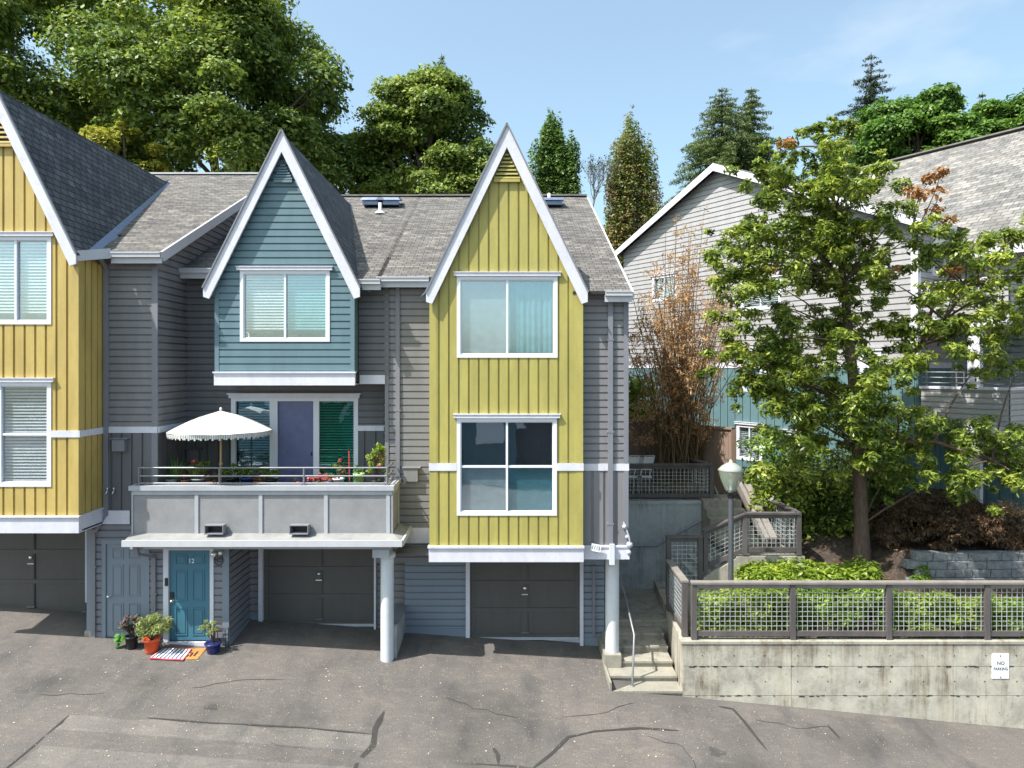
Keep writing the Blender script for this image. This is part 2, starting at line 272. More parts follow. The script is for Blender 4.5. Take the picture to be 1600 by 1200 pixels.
# ---------------------------------------------------------------- object helpers
ORG={}
def tag(o,label=None,cat=None,group=None,kind=None):
    for k,v in (('label',label),('category',cat),('group',group),('kind',kind)):
        if v: o[k]=v
    return o
def thing(name,label,cat,loc=(0,0,0),rz=0,group=None,local=False):
    o=bpy.data.objects.new(name,None); COL.objects.link(o); o.location=loc; o.rotation_euler.z=rz
    o.empty_display_size=.3; tag(o,label,cat,group); ORG[o.name]=(0,0,0) if local else tuple(loc); return o
class MB:
    def __init__(s,T=None): s.v=[]; s.f=[]; s.uv=[]; s.sm=[]; s.T=T
    def add(s,vs,fs,uvs=None,smooth=False):
        o=len(s.v); s.v+= [s.T(*p) for p in vs] if s.T else [tuple(p) for p in vs]
        for i,f in enumerate(fs):
            s.f.append(tuple(o+k for k in f)); s.uv.append(uvs[i] if uvs else None); s.sm.append(smooth)
        return s
    def box(s,x0,x1,y0,y1,z0,z1):
        v=[(x0,y0,z0),(x1,y0,z0),(x1,y1,z0),(x0,y1,z0),(x0,y0,z1),(x1,y0,z1),(x1,y1,z1),(x0,y1,z1)]
        return s.add(v,[(0,3,2,1),(4,5,6,7),(0,1,5,4),(1,2,6,5),(2,3,7,6),(3,0,4,7)])
    def hexa(s,b,t): return s.add(list(b)+list(t),[(0,3,2,1),(4,5,6,7),(0,1,5,4),(1,2,6,5),(2,3,7,6),(3,0,4,7)])
    def prismY(s,poly,y0,y1):   # poly in xz, extruded along y
        n=len(poly); v=[(x,y0,z) for x,z in poly]+[(x,y1,z) for x,z in poly]
        return s.add(v,[tuple(range(n)),tuple(range(2*n-1,n-1,-1))]+[(i,i+n,(i+1)%n+n,(i+1)%n) for i in range(n)])
    def prismX(s,poly,x0,x1):   # poly in yz, extruded along x
        n=len(poly); v=[(x0,y,z) for y,z in poly]+[(x1,y,z) for y,z in poly]
        return s.add(v,[tuple(range(n)),tuple(range(2*n-1,n-1,-1))]+[(i,i+n,(i+1)%n+n,(i+1)%n) for i in range(n)])
    def beam(s,a,b,w,h,up=(0,0,1)):   # rectangular bar from a to b
        a=Vector(a);b=Vector(b);d=(b-a).normalized();u=Vector(up)
        sd=d.cross(u); sd=sd.normalized() if sd.length>1e-4 else Vector((1,0,0)); u=sd.cross(d).normalized()
        q=[sd*x*w/2+u*z*h/2 for x,z in ((-1,-1),(1,-1),(1,1),(-1,1))]
        v=[a+k for k in q]+[b+k for k in q]
        return s.add(v,[(0,1,2,3),(7,6,5,4),(0,4,5,1),(1,5,6,2),(2,6,7,3),(3,7,4,0)])
    def tube(s,pts,r,n=8,cap=True):
        pts=[Vector(p) for p in pts]; m=len(pts); rs=r if isinstance(r,(list,tuple)) else [r]*m; v=[];f=[]
        prev=None
        for i,p in enumerate(pts):
            d=(pts[min(i+1,m-1)]-pts[max(i-1,0)]).normalized()
            if prev is None:
                a=Vector((0,0,1)) if abs(d.z)<.9 else Vector((1,0,0)); e1=d.cross(a).normalized()
            else: e1=(prev-d*prev.dot(d)).normalized()
            prev=e1; e2=d.cross(e1)
            for k in range(n):
                t=2*math.pi*k/n; v.append(p+e1*math.cos(t)*rs[i]+e2*math.sin(t)*rs[i])
        for i in range(m-1):
            for k in range(n): f.append((i*n+k,i*n+(k+1)%n,(i+1)*n+(k+1)%n,(i+1)*n+k))
        s.add(v,f,smooth=True)
        if cap: s.add([v[k] for k in range(n)],[tuple(range(n-1,-1,-1))]); s.add([v[(m-1)*n+k] for k in range(n)],[tuple(range(n))])
        return s
    def lathe(s,prof,c,n=20,smooth=True):   # prof (r,z)
        v=[];f=[]
        for r,z in prof:
            for k in range(n): t=2*math.pi*k/n; v.append((c[0]+r*math.cos(t),c[1]+r*math.sin(t),c[2]+z))
        for i in range(len(prof)-1):
            for k in range(n): f.append((i*n+k,i*n+(k+1)%n,(i+1)*n+(k+1)%n,(i+1)*n+k))
        return s.add(v,f,smooth=smooth)
    def ball(s,c,r,n=10,sz=1):
        return s.lathe([(max(.0005,r*math.sin(math.pi*i/8)),-r*sz*math.cos(math.pi*i/8)) for i in range(9)],c,n)
    def build(s,name,mat,parent=None):
        me=bpy.data.meshes.new(name); off=(0,0,0)
        if parent is not None:
            r=parent
            while r.parent: r=r.parent
            off=ORG.get(r.name,(0,0,0))
        me.from_pydata([(p[0]-off[0],p[1]-off[1],p[2]-off[2]) for p in s.v],[],s.f)
        if any(u for u in s.uv):
            L=me.uv_layers.new(name='UVMap')
            for p,u in zip(me.polygons,s.uv):
                if u:
                    for li,c in zip(p.loop_indices,u): L.data[li].uv=c
        me.polygons.foreach_set('use_smooth',s.sm)
        me.materials.append(mat if not isinstance(mat,str) else M[mat])
        o=bpy.data.objects.new(name,me); COL.objects.link(o)
        if parent is not None: o.parent=parent
        return o
def iv_at(poly,z):   # x interval of a convex polygon at height z
    xs=[];n=len(poly)
    for i in range(n):
        (x0,z0),(x1,z1)=poly[i],poly[(i+1)%n]
        if (z0-z)*(z1-z)<=0 and z0!=z1: xs.append(x0+(x1-x0)*(z-z0)/(z1-z0))
        elif z0==z==z1: xs+= [x0,x1]
    return (min(xs),max(xs)) if xs else None
def siding(mb,poly,opens=(),ex=.15,d=.03,z_ref=0):
    """lap boards: local (u, out, z)"""
    zs=[p[1] for p in poly]; lo,hi=min(zs),max(zs)
    k=math.floor((lo-z_ref)/ex)
    while z_ref+k*ex<hi:
        za=max(lo,z_ref+k*ex); zb=min(hi,z_ref+(k+1)*ex); k+=1
        if zb-za<.012: continue
        e=1e-5
        A=iv_at(poly,za+e);B=iv_at(poly,zb-e)
        if not A or not B: continue
        segs=[(A[0],A[1],B[0],B[1])]; zm=(za+zb)/2
        for (ox0,ox1,oz0,oz1) in opens:
            if oz0<zm<oz1:
                ns_=[]
                for a0,a1,b0,b1 in segs:
                    if ox1<=min(a0,b0) or ox0>=max(a1,b1): ns_.append((a0,a1,b0,b1)); continue
                    if ox0>a0: ns_.append((a0,min(a1,ox0),b0 if b0<ox0 else ox0,min(b1,ox0)))
                    if ox1<a1: ns_.append((max(a0,ox1),a1,max(b0,ox1),b1 if b1>ox1 else ox1))
                segs=ns_
        h=zb-za
        for a0,a1,b0,b1 in segs:
            def L(t): return (a0+(b0-a0)*t,a1+(b1-a1)*t)
            lv=[(0,0),(0,d),(.78,d),(.80,.0),(1,0)]
            v=[];f=[]
            for t,o in lv:
                l=L(t); v+= [(l[0],o,za+h*t),(l[1],o,za+h*t)]
            for i in range(4): f.append((2*i,2*i+1,2*i+3,2*i+2))
            mb.add(v,f)
def boards(mb,poly,opens=(),wd=.163,gap=.045,d=.03,u0=None):
    """vertical boards with shadow gaps over a backing: local (u,out,z); poly convex"""
    xs=[p[0] for p in poly]; lo,hi=min(xs),max(xs); u=lo if u0 is None else u0
    sw=[(z,x) for x,z in poly]; e=1e-4
    def back(segs,o):
        for a,b,za0,za1,zb0,zb1 in segs: pass
    def pieces(a,b):
        A=iv_at(sw,min(max(a,lo+e),hi-e)); B=iv_at(sw,max(min(b,hi-e),lo+e))
        if not A or not B: return []
        out=[(A[0],B[0],A[1],B[1])]; m=(a+b)/2
        for (ox0,ox1,oz0,oz1) in opens:
            if ox0<m<ox1:
                o2=[]
                for p0,q0,p1,q1 in out:
                    if oz1<=min(p0,q0) or oz0>=max(p1,q1): o2.append((p0,q0,p1,q1)); continue
                    if oz0>min(p0,q0): o2.append((p0,q0,min(p1,oz0),min(q1,oz0)))
                    if oz1<max(p1,q1): o2.append((max(p0,oz1),max(q0,oz1),max(p1,oz1),max(q1,oz1)))
                out=o2
        return out
    while u<hi:
        a,b=max(u,lo),min(u+wd,hi); c=min(u+wd+gap,hi)
        if b-a>.01:
            for p0,q0,p1,q1 in pieces(a,b):
                if max(p1-p0,q1-q0)<.02: continue
                mb.hexa([(a,0,p0),(b,0,q0),(b,d,q0),(a,d,p0)],[(a,0,p1),(b,0,q1),(b,d,q1),(a,d,p1)])
        if c-b>.005:
            for p0,q0,p1,q1 in pieces(b,c): mb.add([(b,.002,p0),(c,.002,q0),(c,.002,q1),(b,.002,p1)],[(0,1,2,3)])
        u+=wd+gap
def TF(y): return lambda u,o,z:(u,y-o,z)          # wall facing -y
def TX(x): return lambda u,o,z:(x+o,u,z)          # wall facing +x
def TXN(x): return lambda u,o,z:(x-o,u,z)         # wall facing -x
def window(parent,x0,x1,z0,z1,y,cols=2,rows=1,trim=.07,glasses=None,blinds=None,head=True,label=None,depth=.35,sashx=None,clutter=None,scr=None):
    """x0..x1,z0..z1 outer trim; y = wall plane facing -y"""
    t=MB(); o=.045
    t.box(x0,x0+trim,y-o,y+.06,z0,z1); t.box(x1-trim,x1,y-o,y+.06,z0,z1); t.box(x0+trim,x1-trim,y-o,y+.06,z1-trim,z1); t.box(x0+trim,x1-trim,y-o,y+.06,z0,z0+trim)
    wdw=t.build('window','vinyl',parent)
    if label: wdw['label']=label
    if head:
        h=MB(); h.box(x0-.06,x1+.06,y-.085,y-.002,z1+.002,z1+.07); h.box(x0-.075,x1+.075,y-.10,y-.002,z1+.07,z1+.088); h.build('head_trim','white',wdw)
    ix0,ix1,iz0,iz1=x0+trim,x1-trim,z0+trim,z1-trim
    xs=[ix0+(ix1-ix0)*i/cols for i in range(cols+1)] if sashx is None else [ix0]+sashx+[ix1]
    zs=[iz0+(iz1-iz0)*i/rows for i in range(rows+1)]
    s=MB(); g_=.022
    for i,x in enumerate(xs):
        s.box(max(ix0,x-g_),min(ix1,x+g_),y-.032,y+.05,iz0,iz1)
    for i,z in enumerate(zs):
        for a,b in zip(xs[:-1],xs[1:]): s.box(a+g_,b-g_,y-.018,y+.048,max(iz0,z-g_),min(iz1,z+g_))
    s.build('sash','vinyl',wdw)
    k=0
    for r_ in range(rows):
        for c in range(cols):
            a,b,c0,c1=xs[c]+g_,xs[c+1]-g_,zs[r_]+g_,zs[r_+1]-g_
            g=MB(); yy=y+.012+.006*(k%2); g.box(a,b,yy,yy+.006,c0,c1)
            gm=glasses[k] if glasses else 'glass'
            g.build('pane',gm,wdw)
            bl=blinds[k] if blinds else None
            if bl:
                kind,frac=bl; q=MB()
                zb=c1-(c1-c0)*frac
                if kind in('slat','slatblue'):
                    z=c1
                    while z>zb+.01: q.add([(a,y+.055,z-.034),(b,y+.055,z-.034),(b,y+.075,z),(a,y+.075,z)],[(0,1,2,3)]); z-=.062
                    q.build('blind','blind' if kind=='slat' else 'blindblue',wdw)
                elif kind=='cell':
                    z=c1
                    while z>zb+.005: q.add([(a,y+.06,z),(b,y+.06,z),(b,y+.072,z-.012),(a,y+.072,z-.012),(b,y+.06,z-.024),(a,y+.06,z-.024)],[(0,1,2,3),(3,2,4,5)]); z-=.024
                    q.build('blind','blindblue',wdw)
                elif kind=='flatgrey': q.add([(a,y+.07,zb),(b,y+.07,zb),(b,y+.07,c1),(a,y+.07,c1)],[(0,1,2,3)]); q.build('blind','greysheet',wdw)  # serves as a blind and as a stand-in for mirrored sky
                else:
                    n=26; pv=[]
                    for i in range(n+1):
                        x=a+(b-a)*i/n; dy=.02*math.sin(i*1.9+k)+.008*math.sin(i*.7); pv+= [(x,y+.09+dy,c1),(x,y+.09+dy*1.3,zb)]
                    q.add(pv,[(2*i,2*i+2,2*i+3,2*i+1) for i in range(n)],smooth=True); q.build('curtain','curtain',wdw)
            k+=1
    it=MB(); yb=y+depth
    it.add([(ix0,y+.05,iz0),(ix1,y+.05,iz0),(ix1,y+.05,iz1),(ix0,y+.05,iz1),(ix0,yb,iz0),(ix1,yb,iz0),(ix1,yb,iz1),(ix0,yb,iz1)],[(4,5,6,7),(0,4,7,3),(1,2,6,5),(3,7,6,2),(0,1,5,4)])
    it.build('recess','interior',wdw)
    return wdw
def roofquad(mb,a,b,c,d,th=.06):
    """a,b eave (left,right), c,d ridge (right,left), top surface with uv in metres; thickness below"""
    a,b,c,d=map(Vector,(a,b,c,d)); ux=(b-a).normalized(); n=(b-a).cross(d-a).normalized()
    if n.z<0: n=-n
    vy=n.cross(ux)
    if vy.z<0: vy=-vy
    pts=[a,b,c,d]; uv=[((p-a).dot(ux)+.5,(p-a).dot(vy)+.5) for p in pts]
    lo=[p-Vector((0,0,th)) for p in pts]
    mb.add(pts+lo,[(0,1,2,3),(7,6,5,4),(0,4,5,1),(1,5,6,2),(2,6,7,3),(3,7,4,0)],[uv,[(0,0)]*4,[(0,0)]*4,[(0,0)]*4,[(0,0)]*4,[(0,0)]*4])
def text_mesh(s,size,loc,rot,mat,name,parent=None,ext=.001,align='CENTER',sx=1):
    cu=bpy.data.curves.new(name,'FONT'); cu.body=s; cu.size=size; cu.align_x=align; cu.align_y='CENTER'; cu.extrude=ext; cu.offset=.0012*size/.1
    ob=bpy.data.objects.new(name+'_tmp',cu); COL.objects.link(ob); bpy.context.view_layer.update()
    me=bpy.data.meshes.new_from_object(ob.evaluated_get(bpy.context.evaluated_depsgraph_get())); bpy.data.objects.remove(ob)
    mt=Matrix.Translation(loc)@rot.to_matrix().to_4x4()@Matrix.Diagonal((sx,1,1,1)); off=(0,0,0)
    if parent is not None:
        r=parent
        while r.parent: r=r.parent
        off=ORG.get(r.name,(0,0,0))
    me.transform(Matrix.Translation([-k for k in off])@mt); me.materials.clear(); me.materials.append(M[mat]); me.name=name
    o=bpy.data.objects.new(name,me); COL.objects.link(o)
    if parent is not None: o.parent=parent
    return o
from mathutils import Euler
FACE=Euler((R(90),0,0))

# ---------------------------------------------------------------- ground
def GZ(x,y):
    yy=min(max(y,-5),17); xx=min(max(x,-16),3.3)
    d=7.592+.07*xx-.1*yy
    if x>3.3: d+=.095*(min(x,16)-3.3)
    if yy<11: d-=.06*(11-yy)
    return CZ-d
def sheet(fn,x0,x1,y0,y1,nx,ny,name,mat,kind='structure'):
    v=[(x0+(x1-x0)*i/nx,y0+(y1-y0)*j/ny) for j in range(ny+1) for i in range(nx+1)]
    mb=MB(); mb.add([(a,b,fn(a,b)) for a,b in v],[(j*(nx+1)+i,j*(nx+1)+i+1,(j+1)*(nx+1)+i+1,(j+1)*(nx+1)+i) for j in range(ny) for i in range(nx)],smooth=True)
    o=mb.build(name,mat); o['kind']=kind; return o
sheet(GZ,-60,60,-60,17,160,110,'asphalt_lot','asphalt')
def TZ(x,y):    # land behind the houses
    t=min(max((y-17)/10,0),1); base=CZ-5.9+2.4*t+.035*max(0,y-27)
    if x<0: base=base
    return base-.02
sheet(TZ,-400,400,22.5,700,80,80,'ground','ground')
def BZ(x,y):    # planted slope behind the retaining wall
    yy=max(13.8,y); pts=[(13.8,-5.35),(15.2,-4.75),(16.5,-4.25),(18.5,-3.75),(22.6,-3.5)]
    for (a,za),(b,zb) in zip(pts[:-1],pts[1:]):
        if yy<=b: z=za+(zb-za)*(yy-a)/(b-a); break
    else: z=-3.5
    z+=.05*math.sin(x*2.1+y)+.04*math.sin(y*3.3-x)
    if x>8.9 and y>15.25: z=max(z,-4.14)
    if x<6.9 and y<17.9: z=min(z,-5.0)
    if x<7.4: z=min(z,-4.2-(7.4-x)*1.0) if y<17.9 else z
    return CZ+z
sheet(BZ,4.2,60,13.66,22.7,150,50,'planting_bed','soil')
# asphalt details: sealed cracks and a newer patch
def drape(pts,wd,name,mat='tar',dz=.008,wob=.3):
    mb=MB(); P_=[]
    for (a,b) in zip(pts[:-1],pts[1:]):
        n=max(2,int(math.hypot(b[0]-a[0],b[1]-a[1])/14))
        for i in range(n): P_.append((a[0]+(b[0]-a[0])*i/n,a[1]+(b[1]-a[1])*i/n))
    P_.append(pts[-1]); G=[hit(*p) for p in P_]
    v=[]
    for i,g in enumerate(G):
        d=(G[min(i+1,len(G)-1)]-G[max(i-1,0)]).normalized(); s=Vector((-d.y,d.x,0)); t=i/(len(G)-1); ww=wd*.75*(1+.15*math.sin(i*1.7)+.2*math.sin(i*.6))*min(1,6*t+.3,6*(1-t)+.3)/2
        for q in (g+s*ww,g-s*ww): v.append((q.x,q.y,GZ(q.x,q.y)+dz))
    mb.add(v,[(2*i,2*i+1,2*i+3,2*i+2) for i in range(len(G)-1)])
    o=mb.build(name,mat); o['kind']='structure'; return o
def hit(px,py):   # where a view ray meets the asphalt
    y=12.
    for _ in range(40): y=(CZ-GZ(X(px,y),y))*F/(py-CY)
    return Vector((X(px,y),y,GZ(X(px,y),y)))
def drape_poly(pts,name,mat,dz):
    G=[hit(*p) for p in pts]; mb=MB()
    # fan of small quads so that it follows the slope
    a,b,c,d=G; n=24; v=[]
    for j in range(n+1):
        for i in range(n+1):
            u,t=i/n,j/n; q=(a*(1-u)+b*u)*(1-t)+(d*(1-u)+c*u)*t
            q.x+=.03*math.sin(j*1.3)*(1 if i in(0,n) else 0); q.y+=.03*math.sin(i*1.1)*(1 if j in(0,n) else 0)
            v.append((q.x,q.y,GZ(q.x,q.y)+dz))
    mb.add(v,[(j*(n+1)+i,j*(n+1)+i+1,(j+1)*(n+1)+i+1,(j+1)*(n+1)+i) for j in range(n) for i in range(n)],smooth=True)
    o=mb.build(name,mat); o['kind']='structure'; return o
drape_poly([(10,1215),(548,1215),(588,1147),(108,1118)],'asphalt_patch','patch',.004)
drape([(600,1112),(586,1140),(583,1165),(560,1190),(548,1215)],.11,'tar_seam')
drape([(230,1122),(330,1130),(470,1137),(585,1148)],.05,'tar_seam')
drape([(108,1118),(60,1160),(5,1205)],.05,'tar_seam')
drape([(566,1190),(640,1192),(700,1194),(780,1197),(830,1200)],.07,'tar_seam')
drape([(820,1212),(862,1178),(888,1152),(930,1143),(1000,1138),(1060,1142)],.07,'tar_seam')
drape([(770,1168),(778,1180),(779,1195)],.08,'tar_seam')
drape([(1122,1104),(1145,1108),(1163,1128),(1184,1155),(1198,1172)],.07,'tar_seam')
drape([(1293,1134),(1302,1143),(1312,1154)],.06,'tar_seam')
rnd=random.Random(77)
for (a_,b_,k_,ang) in ((690,1090,9,.1),(300,1075,8,-.15),(1010,1150,10,.35),(60,1085,7,.2),(880,1120,8,-.3),(420,1160,6,.6),(1180,1125,7,.15)):
    pts=[(a_,b_)]
    for _ in range(k_): ang+=rnd.uniform(-.7,.7)*.6; pts.append((pts[-1][0]+rnd.uniform(10,24)*math.cos(ang),min(1205,max(1062,pts[-1][1]+rnd.uniform(4,12)*math.sin(ang)))))
    drape(pts,.016,'crack',dz=.006)
for (a_,b_,w_) in ((1120,1175,9),(330,1105,7)):
    c_=hit(a_,b_); m_=MB(); q_=[]; n_=26
    for k_ in range(n_): t_=2*math.pi*k_/n_; r_=w_*.012*(1+.25*math.sin(3*t_+a_)+.15*math.sin(7*t_+b_)); x_,y_=c_.x+r_*math.cos(t_)*1.3,c_.y+r_*math.sin(t_); q_.append((x_,y_,GZ(x_,y_)+.005))
    m_.add(q_+[(c_.x,c_.y,GZ(c_.x,c_.y)+.005)],[(k_,(k_+1)%n_,n_) for k_ in range(n_)]); o_=m_.build('oil_stain','oil'); o_['kind']='structure'
# petals and crumbs lying on the asphalt
mb=MB()
for i in range(2600):
    px=random.uniform(0,1600); py=random.triangular(1010,1200,1030) if random.random()<.6 else random.uniform(1040,1200)
    if px>940 and py<1100: continue
    if px>1070 and py<1100+(px-1070)*.1: continue
    g=hit(px,py); s=random.uniform(.003,.010)*(2.2 if random.random()<.06 else 1); a=random.uniform(0,6.28); c,sn=math.cos(a)*s,math.sin(a)*s
    z=GZ(g.x,g.y)+.012; mb.add([(g.x+c,g.y+sn,z),(g.x-sn,g.y+c,z+.004),(g.x-c,g.y-sn,z),(g.x+sn*.6,g.y-c*.6,z+.006)],[(0,1,2,3)])
tag(mb.build('fallen_petals','litter'),'pale petals and crumbs scattered over the asphalt','petals',kind='stuff')

# ================================================================ shared townhouse pieces
KA=CZ-4.62; KB=CZ-5.39      # main roof planes z = .5*y + K
RYA,RYB=21.3,21.65
def gable_roof(parent,xc,za,y0,hw,sl,K,mat='shingledark',rake='white',rk=.20,yb=None):
    """steep gable: apex (xc,za) at y0, slopes run down to half width hw; ridge runs back into the main roof plane z=.5y+K"""
    zb=za-sl*hw; ya=(za-K)/.5; yl=max(y0+.3,(zb-K)/.5)
    m=MB()
    for s in (-1,1):
        a=Vector((xc+s*hw,y0,zb)); b=Vector((xc+s*hw,yl,zb)); c=Vector((xc,ya,za)); d=Vector((xc,y0,za))
        ux=(c-d).normalized(); dn=(a-d).normalized(); up=Vector((0,0,.07))
        pts=[a,b,c,d]; uv=[((p-d).dot(ux)+.7,5-(p-d).dot(dn)) for p in pts]
        n=ux.cross(dn).normalized(); n=n if n.x*s>0 else -n
        t=[p+n*.05 for p in pts]
        m.add(t+pts,[(0,1,2,3),(7,6,5,4),(0,4,5,1),(1,5,6,2),(3,7,4,0)],[uv]+[[(0,0)]*4]*4)
    rf=m.build('roof',mat,parent); rf['label']='steep gable roof of charcoal shingles'
    m=MB(); nl=math.hypot(1,sl)
    for s in (1,-1):
        m.beam((xc+s*(.05+.06),y0-.02,za-.17+.03),(xc+s*(.05+.06),ya+.1,za-.17+.03),.22,.012,up=(s*sl/nl,0,1/nl))
        if ya-yl>1.5:
            a=Vector((xc+s*(hw+.06),yl-.02,zb+.05)); c=Vector((xc+s*.06,ya+.05,za+.03))
            m.beam(a,c,.30,.015,up=(s*.62,-.25,.75))
    m.build('flashing','flash',rf)
    # rake boards
    m=MB(); t=rk
    for s in (-1,1):
        x1=xc+s*hw; nx,nz=s*sl/math.hypot(1,sl),1/math.hypot(1,sl)
        outer=[(xc,za+.10),(x1+s*.02,zb+.02)]; inner=[(x1+s*.02-s*t*1.12,zb+.02-.02),(xc,za+.10-t*math.hypot(1,sl)/1)]
        poly=[outer[0],outer[1],(x1+s*.02,zb-.16),(x1+s*.02-s*.12,zb-.20+.0),(xc,za+.10-t*math.hypot(1,sl))]
        if s<0: poly=poly[::-1]
        m.prismY(poly,y0-.03,y0+.02)
    rb=m.build('gable_trim',rake,parent)
    m=MB()
    for s in (-1,1):
        x1=xc+s*hw; m.beam((xc,y0-.035,za+.125),(x1+s*.03,y0-.035,zb+.03),.05,.03)
    m.build('drip_edge','spout',rb)
    return rf
def vent(parent,xc,za,z1,sl,y,mat):
    """triangular louvre"""
    m=MB(); n=7; 
    for i in range(n):
        z=z1+(za-z1)*i/n; hw=(za-z)/sl
        if hw<.03: continue
        m.hexa([(xc-hw,y-.085,z-.01),(xc+hw,y-.085,z-.01),(xc+hw,y-.045,z+.03),(xc-hw,y-.045,z+.03)],[(xc-hw,y-.085,z+.012),(xc+hw,y-.085,z+.012),(xc+hw*.97,y-.045,z+.052),(xc-hw*.97,y-.045,z+.052)])
    m.box(xc-(za-z1)/sl,xc+(za-z1)/sl,y-.09,y-.036,z1-.075,z1-.02)
    v=m.build('gable_vent',mat,parent)
    b=MB(); b.prismY([(xc-(za-z1)/sl,z1),(xc+(za-z1)/sl,z1),(xc,za)],y-.044,y-.034); b.build('vent_backing','black',v)
def trimband(parent,segs,name='trim_band',mat='white'):
    m=MB()
    for s in segs: m.box(*s)
    return m.build(name,mat,parent)
def gutter(parent,x0,x1,y,z,name='gutter'):
    m=MB(); m.box(x0,x1,y-.10,y-.085,z-.02,z+.08); m.box(x0,x1,y-.115,y-.10,z+.055,z+.08); m.box(x0,x1,y-.085,y+.02,z-.02,z-.008)
    m.box(x0,x1,y-.03,y+.0,z-.14,z-.021)
    return m.build(name,'gutter',parent)
def downspout(parent,x,y,z1,z0,w_=.075,mat='spout',top=None,foot=None):
    m=MB(); m.box(x-w_/2,x+w_/2,y-.07,y-.012,z0,z1)
    if top: m.beam((x,y-.04,z1-.02),top,.07,.055)
    z=z1-.8
    while z>z0+.3: m.box(x-w_/2-.02,x+w_/2+.02,y-.075,y-.008,z,z+.035); z-=1.9
    if foot: m.beam((x,y-.04,z0+.02),foot,.07,.055)
    return m.build('downspout',mat,parent)
def garage_door(parent,x0,x1,z0,z1,y,label=None,hx=None):
    m=MB(); m.box(x0,x1,y,y+.04,z0,z1)
    st=.06; xm=(x0+x1)/2
    zs=[z0+(z1-z0)*k/3 for k in range(4)]
    for z in zs[1:3]: m.box(x0,x1,y-.02,y-.001,z-.045,z+.045)
    m.box(x0,x1,y-.02,y-.001,z0,z0+.07); m.box(x0,x1,y-.02,y-.001,z1-.08,z1)
    for a,b in zip(zs[:-1],zs[1:]):
        for x in (x0+.05,x1-.05): m.box(x-.05,x+.05,y-.0185,y-.0012,a+.05,b-.05)
        m.box(xm-.08,xm+.08,y-.0185,y-.0012,a+.05,b-.05); m.box(xm+.045,xm+.062,y-.032,y-.0186,a+.06,b-.06)
    g=m.build('garage_door','garage',parent)
    if label: g['label']=label
    h=MB(); zc=z0+(z1-z0)*.605; h.T=lambda a,b,c:(xm+a,y-.02-c,zc+b); h.lathe([(.045,0),(.045,.03),(.03,.05),(.0005,.055)],(0,0,0),14)
    h.T=None; h.box(xm-.07,xm+.07,y-.05,y-.02,zc-.15,zc-.125)
    h.build('handle','chrome',g)
    l=MB(); l.box(xm-.09,xm+.09,y-.06,y-.021,z0+.10,z0+.12); l.build('latch','metal',g)
    s=MB(); s.box(x0,x1,y-.03,y+.04,z0-.06,z0-.001); s.build('bottom_seal','cap',g)
    return g
def door6(parent,x0,x1,z0,z1,y,mat,label=None,knob='left'):
    m=MB(); m.box(x0,x1,y,y+.04,z0,z1); W=x1-x0; H=z1-z0
    for cx in (x0+W*.29,x0+W*.71):
        for a,b in ((.055,.36),(.435,.775),(.84,.95)):
            hw=W*.145; za,zb=z0+H*a,z0+H*b; t=.018
            m.box(cx-hw,cx-hw+t,y-.012,y-.0006,za,zb); m.box(cx+hw-t,cx+hw,y-.012,y-.0006,za,zb)
            m.box(cx-hw+t,cx+hw-t,y-.012,y-.0006,za,za+t); m.box(cx-hw+t,cx+hw-t,y-.012,y-.0006,zb-t,zb)
            m.box(cx-hw+.045,cx+hw-.045,y-.009,y-.0006,za+.045,zb-.045)
    d=m.build('door',mat,parent)
    if label: d['label']=label
    kx=x0+.07 if knob=='left' else x1-.07; zc=z0+H*.44
    k=MB(); k.T=lambda a,b,c:(kx+a,y-c,zc+b); k.lathe([(.03,0),(.03,.01),(.012,.015),(.012,.045),(.032,.055),(.034,.075),(.018,.09),(.0005,.093)],(0,0,0),14); k.build('knob','chrome',d)
    return d
def boxvent(parent,x,y,z,w_=.22,h=.22,mat='greytrim'):
    m=MB(); m.box(x-w_/2,x+w_/2,y-.13,y-.01,z-h/2,z+h/2); m.box(x-w_/2-.04,x+w_/2+.06,y-.15,y-.01,z+h/2+.01,z+h/2+.03)
    o=m.build('wall_vent',mat,parent); return o

# ================================================================ left townhouse (golden boards + grey laps)
YW=14.2; YF=13.4
A=thing('townhouse','townhouse at the left edge with golden yellow boards, grey lap siding and a dark garage','townhouse',(-9.9,14.2,GZ(-9.9,14.2)))
xr=X(122,YF); xc=X(-2,YF); xl=2*xc-xr-.0; za=Z(141,YF-.1)
zfb=Z(832,YF); zft=Z(806,YF); zband=Z(683,YF)
slA=2.05
def gpoly(xl,xr,xc,z0,za,sl): # front wall polygon under a gable
    hw=(xr-xl)/2; zs=za-sl*hw
    return [(xl,z0),(xr,z0),(xr,zs),(xc,za),(xl,zs)]
poly=gpoly(xl,xr,xc,zft,za-.03,slA)
def core(parent,pl,y0,y1,mat):
    b=MB(); b.prismY(pl,y0+.42,y1); xs=[p[0] for p in pl]; z0=pl[0][1]; z1=pl[2][1]
    b.box(xs[0],xs[0]+.04,y0+.004,y0+.419,z0,z1); b.box(xs[1]-.04,xs[1],y0+.004,y0+.419,z0,z1)
    b.box(xs[0]+.041,xs[1]-.041,y0+.03,y0+.419,z0,z0+.03)
    return b.build('bay_core',mat,parent)
wx0,wx1=X(-84,YF),X(82,YF)
op1=(wx0+.02,wx1-.02,Z(507,YF)+.02,Z(370,YF)-.02); op2=(wx0+.02,wx1-.02,Z(760,YF)+.02,Z(597,YF)-.02)
m=MB(TF(YF)); boards(m,poly,[op1,op2,(xl,xr,zband-.0,zband+.13)],u0=xl+.03); m.T=None
m.box(xr-.16,xr+.031,YF-.036,YF+.001,zft,poly[2][1]-.02)
m2=MB(TX(xr)); boards(m2,[(YF,zft),(YW,zft),(YW,poly[2][1]-.05),(YF,poly[2][1]-.05)],[(YF,YW,zband,zband+.13)],wd=.16); m.v+=[];
